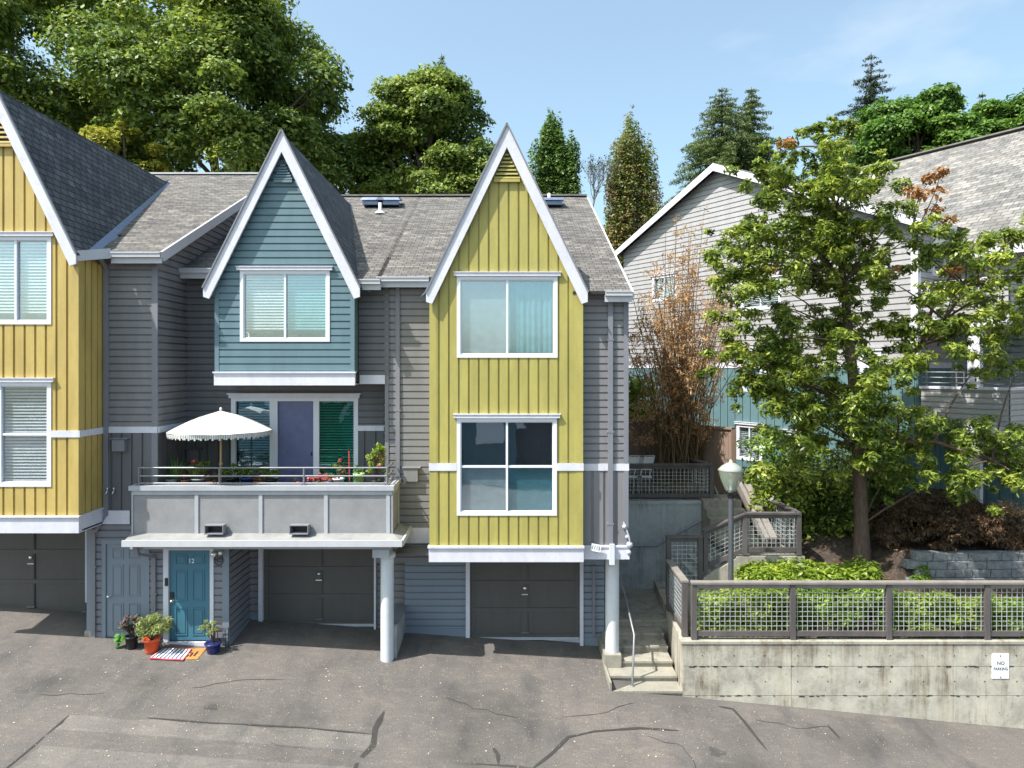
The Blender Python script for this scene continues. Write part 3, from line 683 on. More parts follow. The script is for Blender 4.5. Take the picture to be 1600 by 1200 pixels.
o=len(m.v); m.v+=m2.v; m.f+=[tuple(o+k for k in f) for f in m2.f]; m.uv+=m2.uv; m.sm+=m2.sm
wl=m.build('bay_wall','gold',A); wl['label']='golden yellow vertical board wall of the gabled bay'
core(A,gpoly(xl+.02,xr-.004,xc,zft,za-.06,slA),YF,YW+.3,'gold')
trimband(A,[(wx1,xr+.035,YF-.05,YF-.002,zband,zband+.13),(xl,wx0,YF-.05,YF-.002,zband,zband+.13),(xr+.032,xr+.06,YF-.05,YW-.03,zband,zband+.13),
 (xr+.0,X(245,YW)+.03,YW-.045,YW-.002,zband+.01,zband+.14)])
trimband(A,[(xl,xr+.05,YF-.06,YF+.05,zfb,zft-.02),(xl,xr+.07,YF-.09,YF+.05,zft-.019,zft+.01),(xr-.05,xr+.05,YF+.05,YW,zfb,zft-.02),(xr-.05,xr+.07,YF+.05,YW,zft-.019,zft+.01),
 (xr+.052,X(205,YW),YW-.06,YW-.002,Z(818,YW),Z(797,YW)),(xr-2.9,xr+.05,YF+.051,YW+1.0,zfb+.02,zfb+.05)],'fascia')
gable_roof(A,xc,za,YF-.1,X(124,YF)-xc-.01,slA,KA)
vent(A,xc,za-.35,Z(225,YF),slA,YF,'gold')
window(A,wx0,wx1,Z(507,YF),Z(370,YF),YF,cols=2,sashx=[X(26,YF)],blinds=[('slat',.9),('slat',.9)],glasses=['glass','glass'],label='upper bay window with half-drawn white blinds')
window(A,wx0,wx1,Z(760,YF),Z(597,YF),YF,cols=2,rows=2,sashx=[X(2,YF)],blinds=[('slat',1)]*4,glasses=['glass']*4,label='lower four-pane bay window with white blinds')
# grey wall beside the bay
gx0,gx1=xr+.02,X(245,YW)
ztop=.5*(YW)+KA-.02
m=MB(TF(YW)); siding(m,[(gx0,zband+.14),(gx1,zband+.14),(gx1,ztop),(gx0,ztop)])
m.T=TX(gx1); rr=RYA
siding(m,[(YW,zband+.14),(22,zband+.14),(22,.5*22+KA),(YW,ztop)])
m.build('wall','grey',A)
m=MB(TF(YW)); boards(m,[(gx0,Z(797,YW)),(gx1,Z(797,YW)),(gx1,zband+.01),(gx0,zband+.01)],wd=.17)
m.T=TX(gx1); boards(m,[(YW+.001,CZ-3.5),(15.45,CZ-3.5),(15.45,zband+.01),(YW+.001,zband+.01)],wd=.17)
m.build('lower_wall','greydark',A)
trimband(A,[(gx1+.037,gx1+.06,YW-.02,15.5,zband+.01,zband+.14)],'side_band')
trimband(A,[(gx1-.09,gx1+.034,YW-.038,YW-.001,zband+.142,ztop-.12),(gx1-.09,gx1+.036,YW-.038,YW-.001,Z(797,YW)+.002,zband+.008)],'corner_trim','greytrim')
b=MB(); b.prismX([(YW+.02,zfb+.06),(28,zfb+.06),(28,.5*(2*RYA-28)+KA-.1),(RYA,.5*RYA+KA-.1),(YW+.02,ztop-.05)],-14,gx1-.01)
b.box(-14,X(137,YW)-.02,15.35,28,.3,zfb+.06); b.build('rear_block','shadow',A)
m=MB(); ye=13.95; ze=.5*ye+KA; xe=gx1+.22
roofquad(m,(xr-.1,ye,ze),(xe,ye,ze),(xe,RYA,.5*RYA+KA),(xr-.1,RYA,.5*RYA+KA))
roofquad(m,(-14,ye+1.2,ze+.6),(xr-.1,ye+1.2,ze+.6),(xr-.1,RYA,.5*RYA+KA),(-14,RYA,.5*RYA+KA))
roofquad(m,(xe,2*RYA-ye,ze),(-14,2*RYA-ye,ze),(-14,RYA,.5*RYA+KA),(xe,RYA,.5*RYA+KA))
rf=m.build('main_roof','shingle',A)
m=MB(); m.beam((xe+.03,ye-.02,ze-.08),(xe+.03,RYA,.5*RYA+KA-.08),.05,.20); m.beam((-14,RYA,.5*RYA+KA+.02),(xe,RYA,.5*RYA+KA+.02),.22,.05)
m.beam((xr+.0,YF-.06,poly[2][1]+.0),(xr+.35,ye-.05,ze-.02),.06,.2)
m.build('rake_board','gutter',rf)
gutter(A,xr+.35,xe+.02,ye,ze-.08)
downspout(A,X(168,YW),YW,ze-.25,Z(805,YW),.10,top=(X(168,YW),ye-.05,ze-.1),foot=(X(152,YW),YW-.05,Z(830,YW)))
downspout(A,X(148,YW),YW,Z(826,YW),Z(1003,YW),.09)
boxvent(A,X(190,YW),YW,Z(695,YW),.26,.24)
m=MB(); 
for q in (172,182): m.tube([(X(q,YW),YW-.02,Z(765,YW)),(X(q,YW),YW-.1,Z(765,YW)),(X(q,YW)-.02,YW-.12,Z(770,YW))],.014,6); m.ball((X(q,YW),YW-.1,Z(762,YW)),.025,8)
m.build('tap','chrome',A)
# lower front: wall, utility door, garage recess
zlow=GZ(-8,YW)-.25; zu=Z(818,YW)
ux0,ux1=X(137,YW),X(247,YW)
dx0,dx1=X(167,YW),X(228,YW)
m=MB(TF(YW)); siding(m,[(ux0,zlow),(ux1,zlow),(ux1,zu),(ux0,zu)],[(dx0-.1,dx1+.06,zlow,Z(850,YW)+.07)])
m.T=None; m.box(ux0+.002,ux1,YW+.001,YW+.25,zlow,zu); m.build('ground_floor_wall','greytrim',A)
m=MB(); tz=Z(850,YW); m.box(dx0-.09,dx0-.005,YW-.038,YW+.0,zlow,tz+.09); m.box(dx1+.005,dx1+.09,YW-.038,YW+.0,zlow,tz+.09); m.box(dx0-.004,dx1+.004,YW-.038,YW,tz+.005,tz+.09)
m.box(ux0-.0,ux0+.10,YW-.038,YW-.001,zlow,zu-.05)
m.build('door_frame','bluegrey',A)
door6(A,dx0,dx1,GZ(-8,YW)+.04,tz,YW-.012,'bluegrey','blue-grey six-panel utility door')
m=MB(); m.box(ux0,ux1,YW-.028,YW-.0008,zlow,Z(995,YW)); 
YG=15.2
garage_door(A,X(-35,YG),X(135,YG),Z(955,YG),Z(815,YG),YG,'dark garage door of the left house')
m=MB(); gxr=X(137,YG); m.box(X(-38,YG)-.15,gxr+.35,YG+.041,YG+.2,1,Z(812,YG)); m.box(X(-38,YG)-.2,X(-38,YG)+.02,YG-.06,YG+.04,1,Z(812,YG)); m.box(X(135.5,YG),X(139,YG),YG-.06,YG+.04,1,Z(815,YG)); m.build('garage_surround','white',A)
m=MB(); m.box(ux0-.02,ux0-.001,YW+.0,YG,zlow,zu); m.box(X(139.5,YG),ux0-.025,YG-.03,YG+.04,1,zu); m.build('recess_wall','shadow',A)
m=MB(); m.box(ux0-.04,ux0+.2,YW-.04,YW+.3,zlow,Z(985,YW)); m.build('footing','conc',A)

# ================================================================ middle townhouse (teal gable + balcony)
B=thing('townhouse','middle townhouse with a teal gabled bay above a balcony with a white umbrella','townhouse',(-5,15.4,GZ(-5,15.4)))
YL=15.5; YT=14.5
tx0,tx1=X(338,YT),X(553,YT); txc=X(444,YT); tza=Z(212,YT-.15); tzb=Z(581,YT)
slT=(tza-Z(455,YT))/(X(563,YT)-txc)*1.0
poly=gpoly(tx0,tx1,txc,tzb,tza-.02,slT)
tw=(X(376,YT),X(516,YT),Z(534,YT),Z(423,YT))
m=MB(TF(YT)); siding(m,poly,[(tw[0]+.03,tw[1]-.03,tw[2]+.03,tw[3]-.03)]); bw=m.build('bay_wall','teal',B); bw['label']='teal lap siding of the gabled bay'
m=MB(); m.box(tx0-.02,tx0+.07,YT-.038,YT-.001,tzb,poly[4][1]-.12); m.box(tx1-.07,tx1+.02,YT-.038,YT-.001,tzb,poly[4][1]-.12); m.build('corner_board','teal',bw)
core(B,gpoly(tx0,tx1,txc,tzb,tza-.08,slT),YT,16.5,'teal')
gable_roof(B,txc,tza,YT-.15,X(561,YT-.15)-txc,(tza-Z(452,YT-.15))/(X(561,YT-.15)-txc),KB)
vent(B,txc,tza-.5,Z(281,YT),slT,YT,'teal')
window(B,tw[0],tw[1],tw[2],tw[3],YT,cols=2,blinds=[('slat',.86),('slat',.88)],glasses=['glass','glassteal'],label='bay window with half-lowered white blinds')
m=MB(); xx=X(384,YT); m.T=lambda a,b_,c:(xx+a,YT+.03-c,Z(524,YT)+b_); m.lathe([(.075,0),(.075,.03),(.06,.03),(.06,0)],(0,0,0),16); m.build('window_fan','vinyl',B)
xM1=X(602,14.9)
trimband(B,[(tx0-.03,tx1+.03,YT-.05,YT+.05,Z(602,YT),tzb-.03),(tx0-.05,tx1+.05,YT-.08,YT+.05,tzb-.029,tzb+.005),(tx0-.03,tx1,YT+.05,YL,Z(602,YT)+.005,Z(602,YT)+.03),
  (tx1+.05,xM1,14.84,14.90,Z(600,14.9),Z(586,14.9)),(tx1+.02,xM1,14.90,YL,Z(600,14.9)+.01,Z(600,14.9)+.04)],'fascia')
m=MB(TF(14.9)); zt=.5*14.9+KB-.05; siding(m,[(tx1+.02,Z(586,14.9)),(xM1+.1,Z(586,14.9)),(xM1+.1,zt),(tx1+.02,zt)])
xL0=gx1+.012; zbd=Z(673,YL); zt=.5*YL+KB-.05; zdk=CZ-3.32
dwx0,dwx1=X(362,YL),X(560,YL); dz1=Z(622,YL)
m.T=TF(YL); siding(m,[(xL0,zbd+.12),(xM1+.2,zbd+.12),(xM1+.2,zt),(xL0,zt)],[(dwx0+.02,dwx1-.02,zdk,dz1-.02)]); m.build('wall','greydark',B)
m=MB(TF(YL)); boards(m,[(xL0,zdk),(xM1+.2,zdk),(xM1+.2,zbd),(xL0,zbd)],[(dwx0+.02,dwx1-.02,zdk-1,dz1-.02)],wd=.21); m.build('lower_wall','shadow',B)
trimband(B,[(dwx1+.0,xM1+.2,YL-.045,YL-.001,zbd,zbd+.12)])
b=MB(); b.prismX([(YL+.4,zdk-.3),(28,zdk-.3),(28,.5*(2*RYB-28)+KB-.1),(RYB,.5*RYB+KB-.1),(YL+.4,.5*(YL+.4)+KB-.1)],gx1+.02,xM1-.01)
b.prismX([(14.92,Z(600,14.9)+.05),(YL+.38,Z(600,14.9)+.05),(YL+.38,.5*YL+KB),(14.92,.5*14.9+KB-.1)],tx1-.2,xM1-.01)
for q in ((xL0,dwx0),(dwx1,xM1)): b.box(q[0],q[1],YL+.005,YL+.39,zdk-.2,zt)
b.box(dwx0+.001,dwx1-.001,YL+.006,YL+.39,dz1,zt-.01)
b.build('rear_block','shadow',B)
m=MB(); yA=15.2; zA=.5*yA+KB; yM=14.54; zM=.5*yM+KB
roofquad(m,(xL0,yA,zA),(tx0-.1,yA,zA),(tx0-.1,RYB,.5*RYB+KB),(xL0,RYB,.5*RYB+KB))
roofquad(m,(tx0-.1,15.5,.5*15.5+KB),(tx1-.2,15.5,.5*15.5+KB),(tx1-.2,RYB,.5*RYB+KB),(tx0-.1,RYB,.5*RYB+KB))
roofquad(m,(tx1-.2,yM,zM),(xM1-.05,yM,zM),(xM1-.05,RYB,.5*RYB+KB),(tx1-.2,RYB,.5*RYB+KB))
roofquad(m,(xM1-.05,2*RYB-yM,zM),(xL0,2*RYB-yM,zM),(xL0,RYB,.5*RYB+KB),(xM1-.05,RYB,.5*RYB+KB))
rf=m.build('main_roof','shingle',B)
m=MB(); m.beam((xL0,RYB,.5*RYB+KB+.02),(xM1-.06,RYB,.5*RYB+KB+.02),.22,.05); m.build('ridge_cap','ridgecap',rf)
gutter(B,xL0,tx0-.0,yA,zA-.08); gutter(B,tx1+.08,xM1-.03,yM,zM-.08)
def roofvent(parent,px,py,K,kind):
    y=19.0
    for _ in range(30): y=(CZ-K)/( (py-CY)/F+.5)  # ray meets roof plane
    x=X(px,y); z=.5*y+K; m=MB()
    if kind=='box':
        m.box(x-.30,x+.30,y-.28,y+.25,z-.02,z+.10); m.hexa([(x-.36,y-.36,z+.101),(x+.36,y-.36,z+.101),(x+.36,y+.3,z+.22),(x-.36,y+.3,z+.22)],[(x-.30,y-.3,z+.19),(x+.30,y-.3,z+.19),(x+.30,y+.26,z+.30),(x-.30,y+.26,z+.30)])
        return m.build('roof_vent','flash',parent)
    m.lathe([(.05,-.1),(.05,.30),(.045,.30),(.0005,.30)],(x,y,z),12); m.lathe([(.17,-.03),(.13,.03),(.06,.08)],(x,y,z),14)
    return m.build('vent_pipe','gutter',parent)
roofvent(B,585,322,KB,'box'); roofvent(B,609,322,KB,'box'); roofvent(B,594,333,KB,'pipe')
downspout(B,X(288,YL),YL,zA-.25,Z(728,YL),.09,top=(X(288,YL),yA,zA-.12),foot=(X(281,YL),YL-.1,Z(738,YL)))
boxvent(B,X(305,YL),YL,Z(711,YL),.27,.27,'greydark')
# sliding door set
t=.10; m=MB(); o_=.04
m.box(dwx0,dwx0+t,YL-o_,YL+.05,zdk,dz1); m.box(dwx1-t,dwx1,YL-o_,YL+.05,zdk,dz1); m.box(dwx0+t,dwx1-t,YL-o_,YL+.05,dz1-.07,dz1)
sx=[X(372,YL),X(422,YL),X(434,YL),X(490,YL),X(499,YL),X(551,YL)]
m.box(sx[1],sx[2],YL-.03,YL+.05,zdk,dz1-.071); m.box(sx[3],sx[4],YL-.03,YL+.05,zdk,dz1-.071)
sl=m.build('sliding_door','vinyl',B); sl['label']='white-framed sliding glass doors with coloured blinds'
for i,(a,b2,g,bl) in enumerate(((sx[0],sx[1],'glassteal','slat'),(sx[2],sx[3],'screen','cell'),(sx[4],sx[5],'glassgreen','slat'))):
    q=MB(); q.box(a,b2,YL+.0+.008*i,YL+.006+.008*i,zdk,dz1-.072); q.build('pane',g,sl)
    q=MB(); z=dz1-.08; st=.024 if bl=='cell' else .060
    while z>zdk+.05:
        if bl=='cell': q.add([(a,YL+.06,z),(b2,YL+.06,z),(b2,YL+.068,z-.012),(a,YL+.068,z-.012),(b2,YL+.06,z-.024),(a,YL+.06,z-.024)],[(0,1,2,3),(3,2,4,5)])
        else: q.add([(a,YL+.05,z-.034),(b2,YL+.05,z-.034),(b2,YL+.075,z),(a,YL+.075,z)],[(0,1,2,3)])
        z-=st
    q.build('blind','blindblue' if bl=='cell' else 'blind',sl)
q=MB(); q.add([(dwx0+t,YL+.3,zdk),(dwx1-t,YL+.3,zdk),(dwx1-t,YL+.3,dz1),(dwx0+t,YL+.3,dz1)],[(0,1,2,3)]); q.box(sx[3]-.05,sx[3]-.02,YL-.05,YL-.031,Z(712,YL),Z(706,YL)); q.build('recess','interior',sl)
m=MB(); m.box(dwx0-.04,dwx1+.04,YL-.08,YL-.001,dz1+.001,dz1+.08); m.box(dwx0-.07,dwx1+.07,YL-.11,YL-.001,dz1+.081,dz1+.11); m.build('head_trim','white',sl)
# balcony
YB=13.95; bx0,bx1=X(207,YB),X(612,YB); bt,bb=Z(766,YB),Z(834,YB); yback=15.45
m=MB(); m.box(bx0,bx1,YB,YB+.14,bb,bt); m.box(bx1-.14,bx1,YB+.14,14.88,bb,bt); m.box(bx0,bx0+.14,YB+.14,YW-.02,bb,bt)
m.box(bx0+.02,bx1-.02,YB+.145,yback,zdk-.12,zdk)
bal=m.build('balcony','stucco',B); bal['label']='grey stucco-panelled balcony over the front door'
m=MB()
for q in (205,307,407,509,606): 
    x=X(q,YB); m.box(x-.03 if q>205 else bx0-.01,x+.045,YB-.02,YB-.001,bb,bt)
m.box(bx0-.012,bx1+.01,YB-.022,YB-.0012,bt-.09,bt-.001); m.box(bx1+.001,bx1+.02,YB,14.85,bt-.09,bt-.001); m.box(bx1+.001,bx1+.02,YB-.02,YB+.10,bb,bt-.091)
m.box(bx1+.001,bx1+.02,14.75,14.86,bb,bt-.091)
m.build('panel_trim','cap',bal)
m=MB(); m.box(bx0-.05,bx1+.05,YB-.06,YB+.2,bt+.001,bt+.095); m.box(bx1-.2,bx1+.05,YB+.2,14.88,bt+.001,bt+.095); m.box(bx0-.05,bx0+.2,YB+.2,YW-.03,bt+.001,bt+.095); m.build('parapet_cap','cap',bal)
def railing(pts,z0,h,posts,name='railing',rails=(1,.52,.1)):
    m=MB()
    for k in rails:
        for a,b in zip(pts[:-1],pts[1:]): m.tube([(a[0],a[1],z0+h*k),(b[0],b[1],z0+h*k)],.018,8)
    for p in posts: m.tube([(p[0],p[1],z0),(p[0],p[1],z0+h)],.022,8); m.box(p[0]-.05,p[0]+.05,p[1]-.05,p[1]+.05,z0,z0+.012)
    return m
yr=YB+.07; rz0=bt+.095; rh=Z(731,yr)-rz0
railing([(X(217,yr),YW-.06),(X(217,yr),yr),(X(605,yr),yr),(X(605,yr),14.8)],rz0,rh,[(X(217,yr),yr),(X(343,yr),yr),(X(475,yr),yr),(X(605,yr),yr)]).build('railing','metal',bal)
m=MB() # sloped skirt roof
y1=13.62; zs0=Z(846,y1); zs1=bb+.01
x0s,x1s=X(193,y1),X(627,y1)
m.hexa([(x0s,y1,zs0-.03),(x1s,y1,zs0-.03),(bx1+.02,YB-.001,zs1-.04),(bx0-.02,YB-.001,zs1-.04)],[(x0s,y1,zs0),(x1s,y1,zs0),(bx1+.02,YB-.001,zs1),(bx0-.02,YB-.001,zs1)])
m.hexa([(x1s,y1,zs0-.03),(x1s,14.86,zs0-.03),(bx1+.021,14.86,zs1-.04),(bx1+.021,YB,zs1-.04)],[(x1s,y1,zs0),(x1s,14.86,zs0),(bx1+.021,14.86,zs1),(bx1+.021,YB,zs1)])
m.build('skirt_roof','skirt',bal)
m=MB(); m.box(x0s-.02,x1s+.02,y1-.04,y1-.0,zs0-.10,zs0+.025); m.box(x1s-.0,x1s+.04,y1+.001,14.86,zs0-.10,zs0+.025); m.build('skirt_gutter','gutter',bal)
for px in (340,471):
    m=MB(); x=X(px,YB); zz=Z(824,YB)
    m.box(x-.19,x+.19,YB-.19,YB-.022,zz+.07,zz+.085); m.box(x-.19,x-.175,YB-.19,YB-.022,zz-.08,zz+.07); m.box(x+.175,x+.19,YB-.19,YB-.022,zz-.08,zz+.07); m.box(x-.19,x+.19,YB-.20,YB-.022,zz-.10,zz-.08)
    m.add([(x-.17,YB-.024,zz-.08),(x+.17,YB-.024,zz-.08),(x+.17,YB-.024,zz+.07),(x-.17,YB-.024,zz+.07)],[(0,1,2,3)])
    s=m.build('scupper','greytrim',bal); q=MB(); q.box(x-.172,x+.172,YB-.03,YB-.0245,zz-.078,zz+.068); q.build('scupper_mouth','black',bal)
zb0=Z(857,13.85); 
m=MB(); m.box(X(205,13.85),X(612,13.85),13.80,13.86,zb0,zs0-.04); m.box(X(612,13.85)-.06,X(612,13.85),13.861,15.3,zb0,zs0-.04); m.box(X(205,13.85),X(612,13.85)-.061,13.861,YL,zb0+.03,zb0+.06); m.box(X(583,13.85),X(609,13.85),13.78,14.2,Z(870,13.85),zb0-.002)
m.build('porch_beam','cap',bal)
# porch column
def column(parent,x,y,z0,z1,r,name='column'):
    m=MB(); m.lathe([(r,0),(r,z1-z0)],(x,y,z0),28); m.lathe([(r*1.02,0),(r*1.25,.04),(r*1.25,.10),(.0005,.10)],(x,y,z1-.10),28)
    return m.build(name,'column',parent)
column(B,X(605,14.1),14.1,GZ(-2.4,14.1)-.05,Z(870,13.85),.135)
# ground floor of the middle house
bx_c=X(356,YW); fx0,fx1=X(265,YW),X(329,YW); ftz=Z(859,YW); zc_=zb0+.03
m=MB(TF(YW)); siding(m,[(ux1,zlow),(bx_c,zlow),(bx_c,zc_),(ux1,zc_)],[(fx0-.12,fx1+.08,zlow,zc_)])
YG=15.4
m.T=TX(bx_c); siding(m,[(YW,zlow),(YG,zlow),(YG,zc_),(YW,zc_)])
m.T=None; m.box(ux1+.001,bx_c-.001,YW+.03,YW+.25,zlow,zc_)
m.build('ground_floor_wall','greytrim',B)
m=MB(); m.box(bx_c-.10,bx_c+.036,YW-.038,YW-.001,zlow,zc_); m.box(bx_c+.0365,bx_c+.05,YW,YG,zlow,GZ(-5.8,YW)+.16); m.build('corner_trim','bluegrey',B)
m=MB(); m.box(fx0-.11,fx0-.004,YW-.05,YW+.03,zlow,zc_); m.box(fx1+.004,fx1+.08,YW-.05,YW+.03,zlow,zc_); m.box(fx0-.0035,fx1+.0035,YW-.05,YW+.03,ftz+.004,zc_); m.box(fx0-.02,fx1+.02,YW-.10,YW-.0505,zlow,GZ(-6.6,YW)+.045); m.build('door_frame','white',B)
fd=door6(B,fx0,fx1,GZ(-6.6,YW)+.05,ftz,YW+.0,'tealdoor','teal six-panel front door')
m=MB(); m.box(X(267,YW),X(272,YW),YW-.02,YW-.0007,Z(937,YW),Z(925,YW)); m.build('keypad','black',fd)
m=MB(); m.box(X(260,YW),X(264.5,YW),YW-.07,YW-.0505,Z(914,YW),Z(902,YW)); m.build('doorbell','black',fd)
text_mesh('12',.13,(X(299.5,YW),YW-.012,Z(876.5,YW)),FACE,'signwhite','unit_number',fd)
downspout(B,X(242,YW),YW,Z(868,YW),GZ(-7.3,YW)+.12,.09,mat='greytrim',foot=None)
m=MB(); m.beam((X(242,YW),YW-.04,Z(869,YW)),(X(216,13.8),13.75,Z(864,13.8)),.07,.055); m.beam((X(216,13.8),13.75,Z(866,13.8)),(X(216,13.8),13.68,Z(848,13.8)),.09,.06); m.build('downspout_elbow','greytrim',B)
m=MB(); m.tube([(X(300,YW),YW-.005,Z(720,YW))]*2 if 0 else [(X(352,YW),YW-.005,Z(861,YW)),(X(346,YW),YW-.16,Z(862,YW))],.03,8); m.ball((X(340,YW),YW-.2,Z(862,YW)),.065,12); m.ball((X(351,YW),YW-.2,Z(860,YW)),.05,12); m.build('security_light','chrome',B)
garage_door(B,X(413,YG),X(585,YG),Z(974,YG),Z(845,YG),YG,'dark six-panel garage door under the balcony')
m=MB(); m.box(X(406,YG),X(412.5,YG),YG-.10,YG+.04,0,zc_); m.box(X(585.5,YG),X(588.5,YG),YG-.10,YG+.04,0,zc_); m.box(X(406,YG),X(588.5,YG),YG+.05,YG+.1,0,zc_); m.build('garage_surround','white',B)
m=MB(TF(YG)); siding(m,[(bx_c-.0,0),(X(405.5,YG),0),(X(405.5,YG),zc_),(bx_c,zc_)]); siding(m,[(X(589,YG),0),(-2.24,0),(-2.24,zc_),(X(589,YG),zc_)])
m.build('garage_wall','grey',B)
m=MB(); m.box(bx_c,X(405.7,YG),YG-.05,YG-.031,0,GZ(-5.5,YG)+.14); m.build('base_board','bluegrey',B)
b=MB(); b.box(ux1,xM1+.1,YG+.11,28,0,zdk-.32); b.box(ux1,bx_c-.3,YW+.26,YG+.1,0,zc_); b.build('lower_block','shadow',B)
# knee wall behind the column
m=MB(); kx0,kx1=X(608,14.2)+.0,X(616,14.2)+.06; m.box(kx0,kx1,14.15,15.35,0,CZ-5.35); m.build('knee_wall','concblue',B)
m=MB(); m.box(kx0-.03,kx1+.03,14.12,15.35,CZ-5.349,CZ-5.30); m.build('knee_wall_cap','spout',B)

# ================================================================ right townhouse (olive boards)
C=thing('townhouse','tall townhouse with an olive yellow gabled bay, right of the middle one','townhouse',(0,14.2,GZ(0,14.2)))
YY=13.95; YO=14.15; YN=14.92
yx0,yx1=X(672,YY),X(910,YY); yxc=X(792,YY); yza=Z(203,YY-.12); zft=Z(853,YY); zfb=Z(877,YY)
slC=2.06; poly=gpoly(yx0,yx1,yxc,zft,yza-.03,slC)
w1=(X(714,YY),X(871,YY),Z(559,YY),Z(432,YY)); w2=(X(714,YY),X(870,YY),Z(805,YY),Z(653,YY)); zb=Z(735,YY)
m=MB(TF(YY)); boards(m,poly,[(a+.02,b-.02,c+.02,d-.02) for a,b,c,d in (w1,w2)]+[(yx0,yx1,zb,zb+.155)],u0=yx0+.0,wd=.165,gap=.038)
for a,b in ((yx0-.01,yx0+.14),(yx1-.14,yx1+.01)): m.T=None; m.box(a,b,YY-.036,YY-.001,zft,zb-.001); m.box(a,b,YY-.036,YY-.001,zb+.156,poly[2][1]-.05)
bw=m.build('bay_wall','yellow',C); bw['label']='olive yellow vertical board wall of the gabled bay'
core(C,gpoly(yx0,yx1,yxc,zft,yza-.09,slC),YY,16.8,'yellow')

trimband(C,[(yx0-.02,w2[0],YY-.05,YY-.001,zb,zb+.15),(w2[1],yx1+.02,YY-.05,YY-.001,zb,zb+.15)])
trimband(C,[(yx0-.02,yx1+.02,YY-.06,YY+.05,zfb,zft-.03),(yx0-.04,yx1+.03,YY-.09,YY+.05,zft-.029,zft+.012)],'fascia')
gable_roof(C,yxc,yza,YY-.12,(X(917,YY-.12)-X(668,YY-.12))/2,slC,KB)
vent(C,yxc,yza-.42,Z(280,YY),slC,YY,'yellow')
window(C,*w1,YY,cols=2,blinds=[('flatgrey',1),('curt',1)],glasses=['glass','glassteal'],label='upper two-pane window with a pale curtain')  # left pane: grey sheet stands in for reflected sky and cloud
window(C,*w2,YY,cols=2,rows=2,blinds=[('flatgrey',1),('flatgrey',1),None,None],glasses=['glass','glassteal','glass','glass'],label='lower four-pane window, dark upper panes and pale lower panes')
# side sections N (left) and O (right)
nx0,nx1=X(602,YN),yx0-.0; ztN=.5*YN+KB-.1; zN0=Z(823,YN)
ox0,ox1=yx1,X(980,YO); ztO=.5*YO+KB-.1; zO0=Z(852,YO); zob=Z(735,YO)
YR=15.3
m=MB(TF(YN)); siding(m,[(nx0,zN0),(nx1+.1,zN0),(nx1+.1,ztN),(nx0,ztN)]); siding(m,[(nx0-.2,Z(878,YN)),(nx1+.1,Z(878,YN)),(nx1+.1,Z(849,YN)),(nx0-.2,Z(849,YN))])
m.T=TF(YO); siding(m,[(ox0,zob+.15),(ox1,zob+.15),(ox1,ztO),(ox0,ztO)])
m.T=TX(ox1); siding(m,[(YO,zO0),(24,zO0),(24,.5*(2*RYB-24)+KB),(RYB,.5*RYB+KB),(YO,ztO)])
m.T=TXN(nx0); siding(m,[(YN,zN0),(15.5,zN0),(15.5,.5*15.5+KB),(YN,ztN)])
m.T=None; m.box(nx0+.01,nx1+.1,YN+.002,YR,Z(878,YN),ztN-.1)
m.build('wall','grey',C)
m=MB(TF(YO)); boards(m,[(ox0,zO0),(ox1,zO0),(ox1,zob),(ox0,zob)],wd=.2,gap=.05); m.build('lower_wall','grey',C)
trimband(C,[(ox0+.02,ox1+.03,YO-.045,YO-.001,zob,zob+.145)]); 
trimband(C,[(nx0-.0,nx1-.02,YN-.05,YN-.001,Z(848,YN),Z(824,YN)),(ox0+.03,ox1+.04,YO-.05,YO+.03,Z(873,YO),zO0-.03),(ox0+.03,ox1+.05,YO-.07,YO+.03,zO0-.029,zO0+.01),(ox1-.02,ox1+.04,YO+.03,15.3,Z(873,YO),zO0-.03)],'fascia')
trimband(C,[(nx0-.005,nx0+.08,YN-.045,YN-.031,zN0+.002,ztN),(ox1-.08,ox1+.02,YO-.045,YO-.031,zob+.15,ztO),(ox1-.08,ox1+.02,YO-.045,YO-.031,zO0+.012,zob-.002)],'corner_trim','greytrim')
b=MB(); zfloor=Z(873,YO)+.02
b.prismX([(YN+.03,Z(848,YN)),(28,Z(848,YN)),(28,.5*(2*RYB-28)+KB-.1),(RYB,.5*RYB+KB-.1),(YN+.03,ztN-.05)],nx0+.02,ox0+.2)
b.prismX([(YO+.02,zfloor),(24,zfloor),(24,.5*(2*RYB-24)+KB-.1),(RYB,.5*RYB+KB-.1),(YO+.02,ztO-.05)],ox0+.1,ox1-.01)
b.box(yx0,ox1-.03,YO+.06,15.5,zfb+.01,zft-.04); b.box(yx0+.01,yx1-.01,YY+.06,YO+.059,zfb+.01,zft-.04)
b.build('rear_block','shadow',C)
m=MB(); yN,yO=14.69,13.91; e0=nx0-.14
xo=X(987,yO); xo2=X(905,RYB)+.12
roofquad(m,(e0,yN,.5*yN+KB),(yx0+.2,yN,.5*yN+KB),(yx0+.2,RYB,.5*RYB+KB),(e0,RYB,.5*RYB+KB))
roofquad(m,(yx0+.2,15.3,.5*15.3+KB),(yx1-.2,15.3,.5*15.3+KB),(yx1-.2,RYB,.5*RYB+KB),(yx0+.2,RYB,.5*RYB+KB))
roofquad(m,(yx1-.2,yO,.5*yO+KB),(xo,yO,.5*yO+KB),(xo,RYB,.5*RYB+KB),(yx1-.2,RYB,.5*RYB+KB))
roofquad(m,(xo,2*RYB-yO,.5*yO+KB),(e0,2*RYB-yO,.5*yO+KB),(e0,RYB,.5*RYB+KB),(xo,RYB,.5*RYB+KB))
rf=m.build('main_roof','shingle',C)
m=MB(); m.beam((e0,RYB,.5*RYB+KB+.025),(xo,RYB,.5*RYB+KB+.025),.24,.05); m.build('ridge_cap','ridgecap',rf)
m=MB(); m.beam((xo+.02,yO,.5*yO+KB-.10),(xo+.02,RYB,.5*RYB+KB-.10),.04,.18); m.build('rake_board','white',rf)
